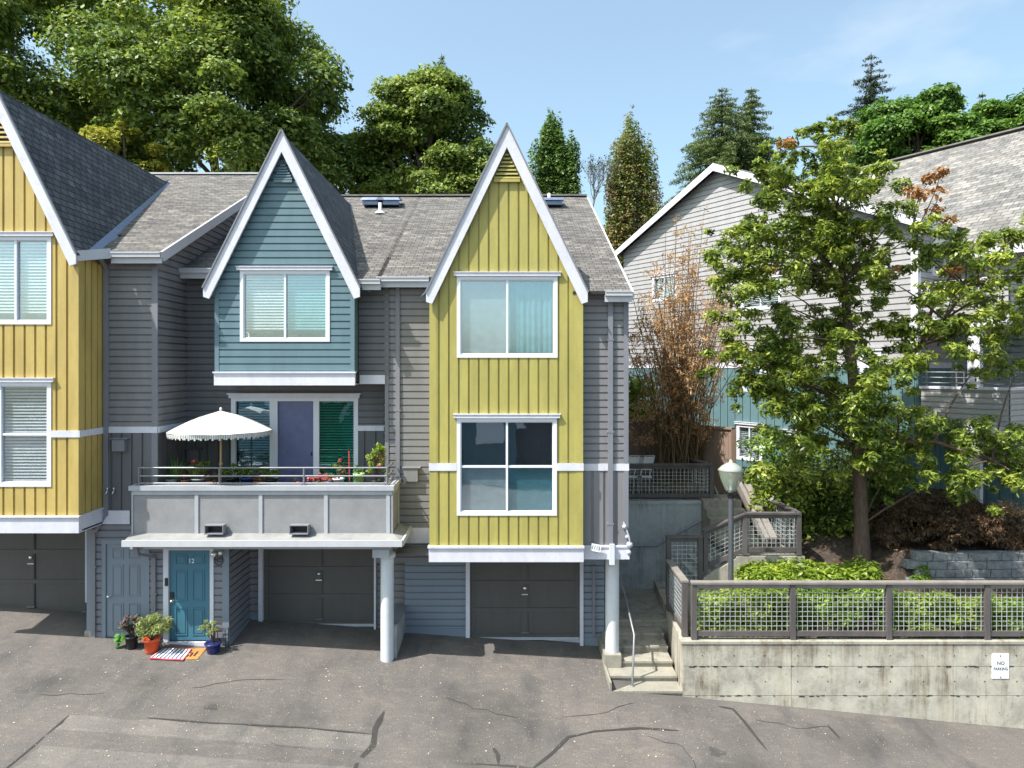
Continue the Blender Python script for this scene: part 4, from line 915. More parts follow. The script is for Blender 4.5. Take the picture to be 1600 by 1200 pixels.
gutter(C,e0,yx0-.1,yN,.5*yN+KB-.08); gutter(C,yx1+.45,xo,yO,.5*yO+KB-.08)
roofvent(C,862,322,KB,'box'); roofvent(C,858,318,KB,'pipe')
downspout(C,X(622,YN),YN,.5*yN+KB-.2,Z(822,YN),.09,mat='greytrim',top=(X(622,YN),yN,.5*yN+KB-.1))
downspout(C,X(953,YO),YO-.02,.5*yO+KB-.2,Z(848,YO),.10,mat='greytrim',top=(X(953,YO),yO,.5*yO+KB-.1))
m=MB(); x=X(955,YO); m.box(x-.05,x+.05,YO-.13,YO-.052,Z(880,YO),Z(848,YO)); m.beam((x,YO-.09,Z(878,YO)),(x+.02,YO+.15,Z(886,YO)),.09,.06); m.build('downspout_elbow','column',C)
bx=boxvent(C,X(643,YN),YN,Z(741,YN),.30,.28,'grey')
m=MB(); 
for a,b_,c in ((975,822,.05),(979,838,.04),(983,850,.07),(982,862,.05)): m.ball((X(a,YO),YO-.06,Z(b_,YO)),c,10)
m.tube([(X(974,YO),YO-.03,Z(815,YO)),(X(981,YO),YO-.1,Z(835,YO)),(X(984,YO),YO-.08,Z(850,YO))],.02,6); m.build('flood_light','cap',C)
# recessed ground floor
gz0=-.1; zc2=zfb+.005
garage_door(C,X(735,YR),X(905,YR),Z(995,YR),Z(868,YR),YR,'dark six-panel garage door under the olive bay')
m=MB(); m.box(X(728,YR),X(734.5,YR),YR-.09,YR+.04,gz0,zc2); m.box(X(905.5,YR),X(911,YR),YR-.09,YR+.04,gz0,zc2); m.box(X(728,YR),X(911,YR),YR+.05,YR+.1,gz0,zc2); m.build('garage_surround','white',C)
m=MB(TF(YR)); siding(m,[(kx1,gz0),(X(727.5,YR),gz0),(X(727.5,YR),zc2+.1),(kx1,zc2+.1)]); siding(m,[(X(911.5,YR),gz0),(X(944,YR),gz0),(X(944,YR),zc2+.1),(X(911.5,YR),zc2+.1)])
m.build('ground_floor_wall','bluegrey',C)
m=MB(); m.box(kx1,X(727.7,YR),YR-.05,YR-.031,gz0,GZ(-1,YR)+.17); m.box(X(911.7,YR),X(934,YR),YR-.05,YR-.031,gz0,GZ(1.5,YR)+.15); m.build('base_board','bluegrey',C)
downspout(C,X(927,YR),YR-.02,Z(882,YR),Z(992,YR),.06,mat='greytrim')
b=MB(); b.box(kx1,ox1-.1,YR+.11,24,gz0,zc2-.0); b.box(kx0+.1,ox1-.1,14.3,YR+.1,zc2+.02,zc2+.06); b.build('lower_block','shadow',C)
zl=Z(1005,14.25)
column(C,X(956.5,14.5),14.5,CZ-6.01,Z(874,YO),.145)

# ================================================================ concrete steps, retaining walls, fences
def wallbar(m,a,b,z0a,z0b,z1a,z1b,t):
    a=Vector((a[0],a[1],0));b=Vector((b[0],b[1],0)); d=(b-a).normalized(); n=Vector((-d.y,d.x,0))*t/2
    m.hexa([(a.x-n.x,a.y-n.y,z0a),(b.x-n.x,b.y-n.y,z0b),(b.x+n.x,b.y+n.y,z0b),(a.x+n.x,a.y+n.y,z0a)],[(a.x-n.x,a.y-n.y,z1a),(b.x-n.x,b.y-n.y,z1b),(b.x+n.x,b.y+n.y,z1b),(a.x+n.x,a.y+n.y,z1a)])
st=thing('concrete_steps','broad concrete steps climbing from the asphalt beside the white column','steps',(2.8,13.5,GZ(2.8,13.5)))
ys=[13.5,13.9,14.3,14.72,15.1,15.5,17.7]; zs=[-6.39,-6.27,-6.14,-6.0,-5.87,-5.72]
m=MB(); sx0,sx1=2.10,3.50
for i in range(6):
    y0,y1=ys[i],ys[i+1]; z=CZ+zs[i]; xa=sx0 if i<2 else sx0+.06
    m.box(xa-.0,sx1+ (y1-13.5)*.083*(1 if i==5 else .0)+ (0.0),y0+.03,y1+.03,z-.6,z-.045)
    m.box(xa-.0-.001,sx1+(.34 if i==5 else 0),y0,y1-.0+.029,z-.044,z)
m.build('tread','step',st)
m=MB(); m.box(2.073,2.42,14.27,15.6,CZ-6.9,CZ-6.003); m.box(2.06,2.099,13.5,14.349,CZ-6.9,CZ-6.22); m.hexa([(2.03,15.6,CZ-6.9),(2.3,15.6,CZ-6.9),(2.3,17.69,CZ-6.9),(2.03,17.69,CZ-6.9)],[(2.03,15.6,CZ-5.6),(2.3,15.6,CZ-5.6),(2.3,17.69,CZ-5.6),(2.03,17.69,CZ-5.6)]); m.build('side_curb','step',st)
hr=thing('handrail','bent grey metal handrail standing on the concrete steps','handrail',(2.6,13.7,CZ-6.39))
m=MB(); hp=[(988,1072,13.72),(991,992,13.85),(979,940,14.9),(967,896,15.6),(961,884,15.7)]
m.tube([P(*p) for p in hp],.022,8); m.build('rail','metal',hr)
m=MB(); p=P(988,1074,13.72); m.lathe([(.05,0),(.05,.012),(.024,.014)],(p[0],p[1],CZ-6.39),12); m.tube([P(967,896,15.6),(X(967,15.6),15.6,CZ-5.72)],.02,8); m.build('post','metal',hr)
WT=CZ-5.415
rw=thing('retaining_wall','long stained concrete retaining wall with a NO PARKING sign on it','wall',(8,13.6,GZ(8,13.6)))
m=MB()
xs_=[3.5,5.65,8.85,12.3,16,30]
for a,b in zip(xs_[:-1],xs_[1:]): 
    for z0,z1 in ((WT-.36*0-.48,WT-.04),(WT-1.06,WT-.49),(WT-2.6,WT-1.07)): m.box(a+.006,b-.006,13.5,13.7,z0+.003,z1-.003)
m.box(3.5,30,13.512,13.695,WT-2.6,WT-.05); m.build('wall','concwall',rw)
m=MB(); m.box(3.47,30,13.485,13.715,WT-.04,WT+.012); m.build('coping','conc',rw)
m=MB(); q_=random.Random(4)
for x_ in [3.9+.62*k for k in range(18)]:
    for z_ in (WT-.27,WT-.78): xx_=x_+q_.uniform(-.02,.02); m.box(xx_-.009,xx_+.009,13.494,13.499,z_-.009,z_+.009)
for i_ in range(90):
    x_=q_.uniform(3.6,12); z_=q_.choice((WT-.485,WT-1.065))+q_.uniform(-.012,.012); l_=q_.uniform(.02,.12); m.box(x_,x_+l_,13.493,13.499,z_-.006,z_+.006)
o_=m.build('form_marks','textblack',rw); o_['kind']='stuff'
m=MB(); wallbar(m,(3.60,13.71),(3.95,17.7),CZ-7,CZ-7,WT,CZ-5.50,.2); m.build('return_wall','conc',rw)
sg=thing('parking_sign','white NO PARKING sign screwed to the retaining wall','sign',(X(1562,13.5),13.49,Z(1041,13.5)))
m=MB(); m.box(X(1549.5,13.5),X(1576,13.5),13.488,13.497,Z(1060,13.5),Z(1021,13.5)); m.build('sign_face','signwhite',sg)
text_mesh('NO',.095,(X(1563,13.5),13.4865,Z(1036,13.5)),FACE,'textblack','lettering',sg)
text_mesh('PARKING',.082,(X(1563,13.5),13.4865,Z(1045,13.5)),FACE,'textblack','lettering',sg,sx=.82)
for py in (1024.5,1057.5):
    m=MB(); m.ball((X(1562.5,13.5),13.487,Z(py,13.5)),.012,8); m.build('screw','textblack',sg)
# house number placard
ad=thing('address_sign','small tilted white address placard on the fascia over the white column','sign',(X(931,14.08),14.08,Z(856,14.08)))
m=MB(); cx_,cz_=X(931,14.03),Z(856,14.03); ca,sa=math.cos(R(-12)),math.sin(R(-12))
m.T=lambda a,b,c:(cx_+a*ca-c*sa,14.03+b,cz_+a*sa+c*ca); m.box(-.105,.105,-.006,.006,-.075,.075); m.build('plate','signwhite',ad)
text_mesh('1115',.105,(cx_,14.022,cz_),Euler((R(90),R(12),0)),'textblack','lettering',ad,sx=.85)
# upper concrete walls, stair flights
uw=thing('retaining_wall','tall blue-grey concrete retaining wall behind the steps','wall',(4,17.8,CZ-5.7))
m=MB(); m.box(2.2,4.02,17.7,18.0,CZ-6.6,CZ-3.52); m.box(4.035,5.45,17.7,18.0,CZ-6.6,CZ-3.52); m.box(2.2,5.44,17.715,17.99,CZ-6.6,CZ-3.53); m.build('wall','concblue',uw)
m=MB(); m.box(2.2,5.47,17.67,18.02,CZ-3.519,CZ-3.45); m.build('coping','concblue',uw)
mt=MB(); mt.box(2.75,6.3,18.02,22.7,CZ-3.9,CZ-3.46); o=mt.build('terrace','soil'); o['kind']='structure'
f2=thing('concrete_steps','narrow concrete flight rising to the fenced landing behind the lamp post','steps',(4.5,16.5,CZ-5.6))
m=MB()
for i in range(7):
    m.box(3.98+.18*i,5.3,15.55,17.68,CZ-5.72+.18*i+(0 if i==0 else .001),CZ-5.72+.18*(i+1)+.02)
m.build('tread','concblue',f2)
m=MB(); wallbar(m,(3.75,15.47),(5.2,15.47),CZ-6,CZ-6,CZ-5.2,CZ-4.3,.14); m.box(5.2,6.75,15.40,15.54,CZ-6,CZ-4.25); m.box(5.301,6.75,15.541,17.2,CZ-4.6,CZ-4.26); m.build('landing','conc',f2)
f3=thing('concrete_steps','upper sunlit flight of steps with timber sides above the landing','steps',(5.6,16.8,CZ-4.25))
m=MB()
for i in range(5): m.box(5.07,6.05,16.3+.3*i,18.4,CZ-4.25+.17*i+.001,CZ-4.25+.17*(i+1))
m.build('tread','step',f3)
m=MB(); m.beam((6.15,16.1,CZ-4.1),(6.15,18.0,CZ-3.1),.10,.26); m.beam((6.35,16.2,CZ-4.1),(6.35,18.0,CZ-3.1),.16,.20); m.build('timber_side','fencetop',f3)
wr=thing('handrail','dark pipe handrail running up the tall concrete wall','handrail',(3.2,17.6,CZ-4.6))
m=MB(); m.tube([P(985,853,17.6),P(1026,853,17.6),P(1046,841,17.6),P(1100,811,17.6),P(1128,795,17.6),P(1128,785,17.6),P(1116,760,17.9)],.024,8); m.build('rail','metal',wr)
for px,py in ((1000,853),(1060,833)):
    m=MB(); m.tube([P(px,py,17.6),P(px,py+3,17.69)],.014,6); m.build('bracket','metal',wr)
def fence(label,pts,h,posts=None,mat='fence',grid=.1,bot=.12,capm='fence',sw=.10,name='mesh_fence',lean=None):
    """pts: [(x,y,zbase)...]; posts at every point"""
    t=thing(name,label,'fence',(pts[0][0],pts[0][1],pts[0][2]))
    for p in pts:
        m=MB(); m.box(p[0]-sw/2,p[0]+sw/2,p[1]-sw/2,p[1]+sw/2,p[2],p[2]+h-.045); m.build('post',mat,t)
    for a,b in zip(pts[:-1],pts[1:]):
        A_,B_=Vector(a),Vector(b); d=(B_-A_); dn=d.normalized(); L=math.hypot(d.x,d.y)
        m=MB(); e=dn*.055; m.beam(A_+Vector((0,0,h-.022))-(e if a is pts[0] else e*0),B_+Vector((0,0,h-.022))+(e if b is pts[-1] else e*0),.15,.04); m.beam(A_+Vector((0,0,h-.09))+e,B_+Vector((0,0,h-.09))-e,.05,.09); m.build('top_rail',capm,t)
        m=MB(); m.beam(A_+Vector((0,0,bot))+e,B_+Vector((0,0,bot))-e,.06,.10); m.build('bottom_rail',mat,t)
        m=MB(); n=int((L-.1)/grid); r=.0042
        for i in range(1,n+1):
            f=(i*L/(n+1))/L; q=A_+d*f
            m.beam(q+Vector((0,0,bot+.05)),q+Vector((0,0,h-.13)),2*r,2*r,up=(d.y,-d.x,0))
        nz=int((h-bot-.18)/grid)
        for j in range(1,nz+1):
            z=bot+.05+(h-bot-.18)*j/(nz+1); m.beam(A_+e+Vector((0,.006,z)),B_-e+Vector((0,.006,z)),2*r,2*r)
        m.build('wire_mesh','wire',t)
    return t
fz=WT+.012; FY=13.6
fence('long mesh fence with weathered rail standing on the retaining wall',[(X(1084,FY),FY,fz)]+[(X(q,FY),FY,fz) for q in (1238,1388,1541)]+[(X(1694,FY),FY,fz),(X(1850,FY),FY,fz),(X(2000,FY),FY,fz)],1.155,capm='fencetop')
fence('short mesh fence beside the lower steps, square to the long fence',[(3.60,13.75,fz),(3.66,15.3,WT-.02)],1.14,capm='fencetop')
fence('small mesh fence panel on the low wall left of the landing',[(3.68,15.44,CZ-5.15),(4.40,15.44,CZ-5.15)],1.36)
fence('mesh fence with thick rails around the upper landing',[(4.52,15.44,CZ-4.6),(5.40,15.44,CZ-4.22),(6.62,15.44,CZ-4.22),(6.62,17.1,CZ-4.22)],.96,capm='fence')
fence('dark mesh fence on top of the tall concrete wall',[(2.75,17.85,CZ-3.45),(5.38,17.85,CZ-3.45),(5.0,19.3,CZ-3.45)],.95)
def boardfence(label,a,b,z0,z1,mat='brownfence'):
    t=thing('board_fence',label,'fence',(a[0],a[1],z0)); a=Vector((a[0],a[1],0)); b=Vector((b[0],b[1],0)); L=(b-a).length; d=(b-a)/L; n=Vector((d.y,-d.x,0))
    m=MB(lambda u,o,z:tuple(a+d*u+n*o+Vector((0,0,z)))); boards(m,[(0,z0),(L,z0),(L,z1-.06),(0,z1-.06)],wd=.14,gap=.012,d=.02); m.T=None
    wallbar(m,a+d*.01,b-d*.01,z0,z0,z1-.1,z1-.1,.02); m.build('board_panel',mat,t)
    m=MB(); wallbar(m,a,b,z1-.06,z1-.06,z1,z1,.14); m.build('cap_rail',mat,t)
    for k in (0,1):
        q=a+d*L*k; m=MB(); m.box(q.x-.06,q.x+.06,q.y-.06,q.y+.06,z0,z1-.061); m.build('post',mat,t)
boardfence('dark brown board fence behind the garden chairs',(2.5,20.4),(4.9,20.2),CZ-3.5,CZ-1.55)
boardfence('sunlit brown board fence panel right of the dry bamboo',(4.95,20.1),(6.2,18.6),CZ-3.5,CZ-1.62)
# lamp post
lp=thing('lamp_post','black lamp post with a frosted acorn lantern behind the long fence','street lamp',(X(1142,14.5),14.5,CZ-5.3))
lx=X(1142,14.5); zb_=Z(768,14.5)
m=MB(); m.tube([(lx,14.5,CZ-5.4),(lx,14.5,zb_-.12)],.055,14); m.lathe([(.09,0),(.09,.12),(.06,.2)],(lx,14.5,CZ-5.3),14); m.build('pole','lamppole',lp)
m=MB(); m.lathe([(.055,-.14),(.075,-.12),(.05,-.06),(.10,-.03),(.11,0),(.06,.03)],(lx,14.5,zb_),16); m.tube([(lx-.14,14.5,zb_-.02),(lx-.05,14.5,zb_-.10),(lx,14.5,zb_-.28)],.014,6); m.tube([(lx+.14,14.45,zb_-.16),(lx+.05,14.5,zb_-.10)],.02,6); m.build('bracket','black',lp)
m=MB(); H_=.44; m.lathe([(.11,.02),(.15,.1),(.22,.28),(.255,H_)],(lx,14.5,zb_),22); m.build('globe','glasscolour',lp)
m=MB(); m.lathe([(.255,H_),(.27,H_+.02),(.20,H_+.09),(.19,H_+.10),(.09,H_+.16),(.05,H_+.17),(.03,H_+.22),(.0005,H_+.25)],(lx,14.5,zb_),22); m.build('lamp_top','lamptop',lp)
m=MB(); m.lathe([(.03,.02),(.03,.16),(.05,.2),(.05,.26),(.0005,.28)],(lx,14.5,zb_),12); m.build('bulb','bulb',lp)
# garden block wall
gw=thing('block_wall','low grey garden wall of rough stone blocks under the dark red maple','wall',(X(1520,15),15,CZ-4.8))
m=MB(); rnd=random.Random(3)
for r_ in range(4):
    x=8.85+.2*(r_%2)+ (0.5 if r_==3 else 0)*0; z=CZ-4.80+.18*r_
    while x<14.5:
        L=rnd.uniform(.34,.46); j=rnd.uniform(-.015,.015)
        y0=15.0+j+.02*r_
        m.hexa([(x+.008,y0+.02,z+.006),(x+L-.008,y0+.02,z+.006),(x+L-.008,15.3,z+.006),(x+.008,15.3,z+.006)],[(x+.012,y0,z+.172),(x+L-.012,y0-.008,z+.172),(x+L-.01,15.3,z+.172),(x+.01,15.3,z+.172)])
        x+=L
m.build('blocks','block',gw)

# ================================================================ grey house on the right (turned about 57 degrees)
D=Vector((.543,-.84,0)).normalized(); th=math.atan2(D.y,D.x); YA=24.0
H=thing('house','large light grey house with white gable trim and teal lower boards behind the tree','house',(.314*YA,YA,0),th,local=True)
HP=Vector((.314*YA,YA,0)); IN=Vector((-D.y,D.x,0))
def HU(px,v=0):
    r=(px-CX)/F; p=HP+IN*v
    return (r*p.y-p.x)/(D.x-r*D.y)
def HZ(px,py,v=0): u=HU(px,v); return CZ-(py-CY)*(HP.y+IN.y*v+D.y*u)/F
uL,uR=-4.9,6.6; zap=CZ+.2933*YA; pH=.465; zg=CZ-4.6; zbH=CZ+.05
pl=[(uL,zbH+.1),(uR,zbH+.1),(uR,zap-pH*uR),(0,zap),(uL,zap+pH*uL)]
wins=[(1158,1222,436,484),(1160,1192,548,612),(1196,1228,556,614),(1345,1378,548,592),(1020,1058,430,470)]
wl_=[(HU(a),HU(b),HZ((a+b)/2,d),HZ((a+b)/2,c)) for a,b,c,d in wins]
low=[(1152,1192,664,720),(1226,1262,676,720)]
ll_=[(HU(a),HU(b),HZ((a+b)/2,d),HZ((a+b)/2,c)) for a,b,c,d in low]
M['lightgrey']=paint('light_grey_siding',(.37,.36,.365),var=.08,dirt=.3)
vR=1.86
m=MB(TF(0)); siding(m,pl,[(a+.03,b-.03,c+.03,d-.03) for a,b,c,d in wl_],ex=.17)
m.T=TX(uR); siding(m,[(0,zbH+.1),(vR,zbH+.1),(vR,zap-pH*uR),(0,zap-pH*uR)],ex=.17)
m.T=TF(vR); siding(m,[(uR,zbH-2.4),(16,zbH-2.4),(16,CZ+3.3),(uR,CZ+3.3)],ex=.17)
m.T=TXN(uL); siding(m,[(0,zbH+.1),(8,zbH+.1),(8,zap+pH*uL),(0,zap+pH*uL)],ex=.17)
m.build('wall','lightgrey',H)
m=MB(TF(0)); boards(m,[(uL,zg),(uR,zg),(uR,zbH-.05),(uL,zbH-.05)],[(a+.03,b-.03,c+.03,d-.03) for a,b,c,d in ll_],wd=.28,gap=.03)
m.T=TX(uR); boards(m,[(0,zg),(vR,zg),(vR,zbH-.05),(0,zbH-.05)],wd=.28,gap=.03); m.T=TF(vR); boards(m,[(uR,zg),(16,zg),(16,zbH-2.45),(uR,zbH-2.45)],wd=.28,gap=.03)
m.build('lower_wall','tealwall',H)
m=MB(); m.box(uL,uR+.05,-.05,-.001,zbH-.05,zbH+.1); m.box(uR+.001,uR+.05,-.0,vR,zbH-.05,zbH+.1); m.build('trim_band','white',H)
m=MB(); m.box(uR-.14,uR+.03,-.045,-.0305,zbH+.1,zap-pH*uR); m.box(uR+.0305,uR+.045,-.045,.12,zbH+.1,zap-pH*uR); m.build('corner_trim','white',H)
for (a,b,c,d) in wl_+ll_: window(H,a,b,c,d,0,cols=2 if b-a>1 else 1,trim=.09,blinds=[('slat',1)]*2,glasses=['glass']*2,head=True)
b=MB(); b.prismY([(uL+.02,zg),(uR-.02,zg),(uR-.02,zap-pH*uR-.05),(0,zap-.08),(uL+.02,zap+pH*uL-.05)],.42,7); 
b.prismX([(vR+.02,zg),(16,zg),(16,CZ+3.2),(9,CZ+8.3),(vR+.02,CZ+3.25)],uL-3,16); b.build('inner_block','lightgrey',H)
m=MB(); ov=.35; e=.28
for s,uE in ((-1,uL-e),(1,uR+e)):
    zE=zap+.12-pH*abs(uE); roofquad(m,(uE,-ov,zE) if s<0 else (0,-ov,zap+.12),(0,-ov,zap+.12) if s<0 else (uE,-ov,zE),(0,7.4,zap+.12) if s<0 else (uE,1.6 if s>0 else 4,zE),(uE,7.4,zE) if s<0 else (0,7.4,zap+.12))
m.v=[];m.f=[];m.uv=[];m.sm=[]
for s,uE in ((-1,uL-e),(1,uR+e)):
    zE=zap+.12-pH*abs(uE); a,b_,c,d=[Vector(q) for q in ((uE,-ov,zE),(uE,7.4,zE),(0,7.4,zap+.12),(0,-ov,zap+.12))]
    uv=[(p.y+1,(p.z-zE)*2.37+1) for p in (a,b_,c,d)]; lo=[p-Vector((0,0,.08)) for p in (a,b_,c,d)]
    m.add([a,b_,c,d]+lo,[(0,1,2,3),(7,6,5,4),(0,4,5,1),(1,5,6,2),(2,6,7,3),(3,7,4,0)],[uv]+[[(0,0)]*4]*5)
roofquad(m,(uL-3,1.3,CZ+3.2),(16.4,1.3,CZ+3.2),(16.4,9,CZ+8.4),(uL-3,9,CZ+8.4))
roofquad(m,(16.4,16.7,CZ+3.2),(uL-3,16.7,CZ+3.2),(uL-3,9,CZ+8.4),(16.4,9,CZ+8.4))
M['shinglelight']=shingle('light_grey_asphalt_shingle',(.15,.145,.14),(.25,.24,.228),(.05,.05,.05),.30,.21,.014)
rf=m.build('roof','shinglelight',H)
m=MB(); m.beam((uL-3,9,CZ+8.45),(16.4,9,CZ+8.45),.34,.05); m.build('ridge_cap','ridgecap',rf)
m=MB()
for uE in (uL-e,uR+e): 
    zE=zap+.03-pH*abs(uE); m.prismY([(0,zap+.10),(uE,zE+.07),(uE,zE-.17),(0,zap-.16)] if uE>0 else [(0,zap-.16),(uE,zE-.17),(uE,zE+.07),(0,zap+.10)],-ov-.03,-ov-.001)
m.box(uR+e-.02,uR+e+.01,-ov,1.6,zap-pH*(uR+e)-.12,zap-pH*(uR+e)+.12)
m.box(uR+e+.0,16.4,1.26,1.30,CZ+2.98,CZ+3.2)
m.build('gable_trim','white',H)
zsd=CZ+3.2; uw0=.9
window_h=MB()
sidew=MB(TX(uR)); 
# small window on the shaded side wall
m=MB(TX(uR)); za_,zb__=CZ+2.55,CZ+3.45; 
for q in ((.75,.83,.02,.06,za_,zb__),(1.40,1.48,.02,.06,za_,zb__),(.83,1.40,.02,.06,zb__-.08,zb__),(.83,1.40,.02,.06,za_,za_+.08),(.68,1.55,.02,.09,zb__+.001,zb__+.14)): m.box(*q)
sw_=m.build('window','vinyl',H); m=MB(TX(uR)); m.box(.83,1.40,.021,.035,za_+.08,zb__-.08); m.build('pane','glass',sw_); m=MB(TX(uR)); m.box(.83,1.40,.0201,.0209,za_+.08,zb__-.08); m.build('recess','interior',sw_)
# balconies at the near end
ub0,ub1=6.72,8.74
for z1,z0,lab,mt_ in ((CZ-.55,CZ-1.55,'lower balcony','lightgrey'),(CZ+2.2,CZ+1.2,'upper balcony','lightgrey')):
    m=MB(TF(0)); siding(m,[(ub0,z0+.1),(ub1,z0+.1),(ub1,z1),(ub0,z1)],ex=.14); m.T=TX(ub1); siding(m,[(0,z0+.1),(4,z0+.1),(4,z1),(0,z1)],ex=.14)
    m.T=None; m.box(ub0,ub1-.005,.005,.12,z0,z1); m.box(ub1-.12,ub1-.004,.121,4,z0,z1); m.box(ub0,ub1-.125,.121,vR,z0+.05,z0+.2)
    bb_=m.build('balcony',mt_,H); bb_['label']='siding-clad '+lab
    m=MB(); m.box(ub0-.03,ub1+.06,-.06,.18,z1+.001,z1+.07); m.box(ub1-.16,ub1+.06,.181,4,z1+.001,z1+.07); m.box(ub0,ub1+.05,-.05,.10,z0-.16,z0+.099); m.box(ub1-.1,ub1+.05,.101,4,z0-.16,z0+.099); m.build('parapet_cap','white',bb_)
    m=MB()
    for k in (.16,.3,.44): m.tube([(ub0,.05,z1+k),(ub1,.05,z1+k),(ub1,3.9,z1+k)],.015,6)
    for u in (ub0+.1,(ub0+ub1)/2,ub1): m.tube([(u,.05,z1+.07),(u,.05,z1+.46)],.018,6)
    if z1<CZ: m.build('railing','metal',bb_)
uq=HU(1525,.15)
m=MB(); m.box(uq-.14,uq+.14,.02,.2,CZ-.48,CZ+1.03); m.build('post','white',H)
m=MB(); m.box(uq-.14,uq+.14,.02,.2,zg,CZ-1.72); m.build('post','white',H)
m=MB(); m.box(ub0,ub1,vR-.04,vR-.025,CZ-1.4,CZ+.9); m.build('sliding_door','glass',H)

# distant house beyond the ridge
FH=thing('house','small distant house whose grey roof with two dormers shows past the middle ridge','house',(X(985,46),46,TZ(10,46)))
m=MB(); xa,xb=X(938,46),X(1040,46); z0=Z(440,46); zr=Z(352,50)
m.box(xa,xb,46.5,54,z0-6,z0); m.build('wall','lightgrey',FH)
m=MB(); roofquad(m,(xa-.3,46,z0),(xb+.3,46,z0),(xb+.3,50,zr),(xa-.3,50,zr)); roofquad(m,(xb+.3,54,z0),(xa-.3,54,z0),(xa-.3,50,zr),(xb+.3,50,zr)); m.build('roof','shinglelight',FH)
for px,py,w_,h_ in ((955,350,1.0,.7),(1009,342,.75,1.6)):
    m=MB(); xm=X(px,47.5); zt=Z(py,47.5); m.prismY([(xm-w_+.1,zt-h_),(xm+w_-.1,zt-h_),(xm,zt-.05)],47.5,51); d_=m.build('dormer','greydark',FH)
    m=MB(); m.beam((xm-w_,47.45,zt-h_),(xm,47.45,zt+.02),.12,.16,up=(0,0,1)); m.beam((xm,47.45,zt+.02),(xm+w_,47.45,zt-h_),.12,.16); m.build('gable_trim','white',d_)
    m=MB(); m.beam((xm-w_/2,47.4,zt-h_/2+.02),(xm-w_/2,51,zt-h_/2+.02),math.hypot(w_,h_),.03,up=(-h_,0,w_)); m.beam((xm+w_/2,47.4,zt-h_/2+.02),(xm+w_/2,51,zt-h_/2+.02),math.hypot(w_,h_),.03,up=(h_,0,w_)); m.build('roof','shinglelight',d_)
# ================================================================ vegetation
def leaves(name,mat,clumps,n,size,parent,aspect=.55,up=.6,shell=.55,seed=0,droop=0,flat=1.0,under=.35,needle=False):
    """n leaf blades spread through clumps [(x,y,z,rx,ry,rz)], denser on the upper side"""
    g=np.random.default_rng(seed); C_=np.array(clumps,float); wts=(C_[:,3]*C_[:,4]+C_[:,3]*C_[:,5]); wts/=wts.sum()
    k=g.choice(len(C_),n,p=wts); c=C_[k]
    d=g.normal(size=(n,3)); d/=np.linalg.norm(d,axis=1)[:,None]
    fl=(d[:,2]<0)&(g.random(n)>under); d[fl,2]*=-1
    r=shell+(1.08-shell)*g.random(n)**.6
    r*=1+.22*np.sin(d[:,0]*5+k*1.7)*np.cos(d[:,1]*6+k)
    p=c[:,:3]+d*c[:,3:]*r[:,None]
    nrm=d*.55+np.array([0,0,up])+g.normal(size=(n,3))*.42; nrm/=np.linalg.norm(nrm,axis=1)[:,None]
    t=g.normal(size=(n,3))+d*.8; t[:,2]-=droop; t-=nrm*(t*nrm).sum(1)[:,None]; t/=np.linalg.norm(t,axis=1)[:,None]+1e-9
    b=np.cross(nrm,t); s=size*(.6+.8*g.random(n))[:,None]; w=s*aspect/2
    v=np.empty((n,4,3)); v[:,0]=p-t*s/2; v[:,1]=p+b*w-nrm*s*.08+t*s*.05; v[:,2]=p+t*s/2-nrm*s*.16; v[:,3]=p-b*w-nrm*s*.08+t*s*.05
    return raw(name,v.reshape(-1,3),n,mat,parent)
def raw(name,v,n,mat,parent):
    r=parent; off=ORG.get(r.name,(0,0,0)) if r is not None else (0,0,0)
    while r is not None and r.parent: r=r.parent; off=ORG.get(r.name,(0,0,0))
    me=bpy.data.meshes.new(name); me.vertices.add(4*n); me.vertices.foreach_set('co',(v-np.array(off)).astype(np.float32).ravel())
    me.loops.add(4*n); me.loops.foreach_set('vertex_index',np.arange(4*n,dtype=np.int32))
    me.polygons.add(n); me.polygons.foreach_set('loop_start',np.arange(0,4*n,4,dtype=np.int32)); me.polygons.foreach_set('loop_total',np.full(n,4,dtype=np.int32))
    me.update(calc_edges=True); me.materials.append(LEAF[mat]); o=bpy.data.objects.new(name,me); COL.objects.link(o)
    if parent is not None: o.parent=parent
    return o
def bend(a,b,r0,r1,m,n=7,sag=.12,rnd=random):
    a,b=Vector(a),Vector(b); L=(b-a).length; o=Vector((rnd.uniform(-1,1),rnd.uniform(-1,1),rnd.uniform(.2,1)))*L*sag
    k=5; pts=[a.lerp(b,i/k)+o*math.sin(math.pi*i/k) for i in range(k+1)]
    m.tube(pts,[r0+(r1-r0)*i/k for i in range(k+1)],n)
def crownclumps(c,R_,n,rc,seed,low=-.6,taper=0):
    rnd=random.Random(seed); out=[]
    while len(out)<n:
        d=Vector((rnd.gauss(0,1),rnd.gauss(0,1),rnd.gauss(0,1))).normalized()
        if d.z<low: continue
        q=rnd.uniform(.35,.95)**.6; k=rc*rnd.choice((.45,.6,.8,1.0,1.2))
        sh=1-taper*max(0,d.z*q)
        out.append((c[0]+d.x*R_[0]*q*sh,c[1]+d.y*R_[1]*q*sh,c[2]+d.z*R_[2]*q,k,k,k*.62))
    return out
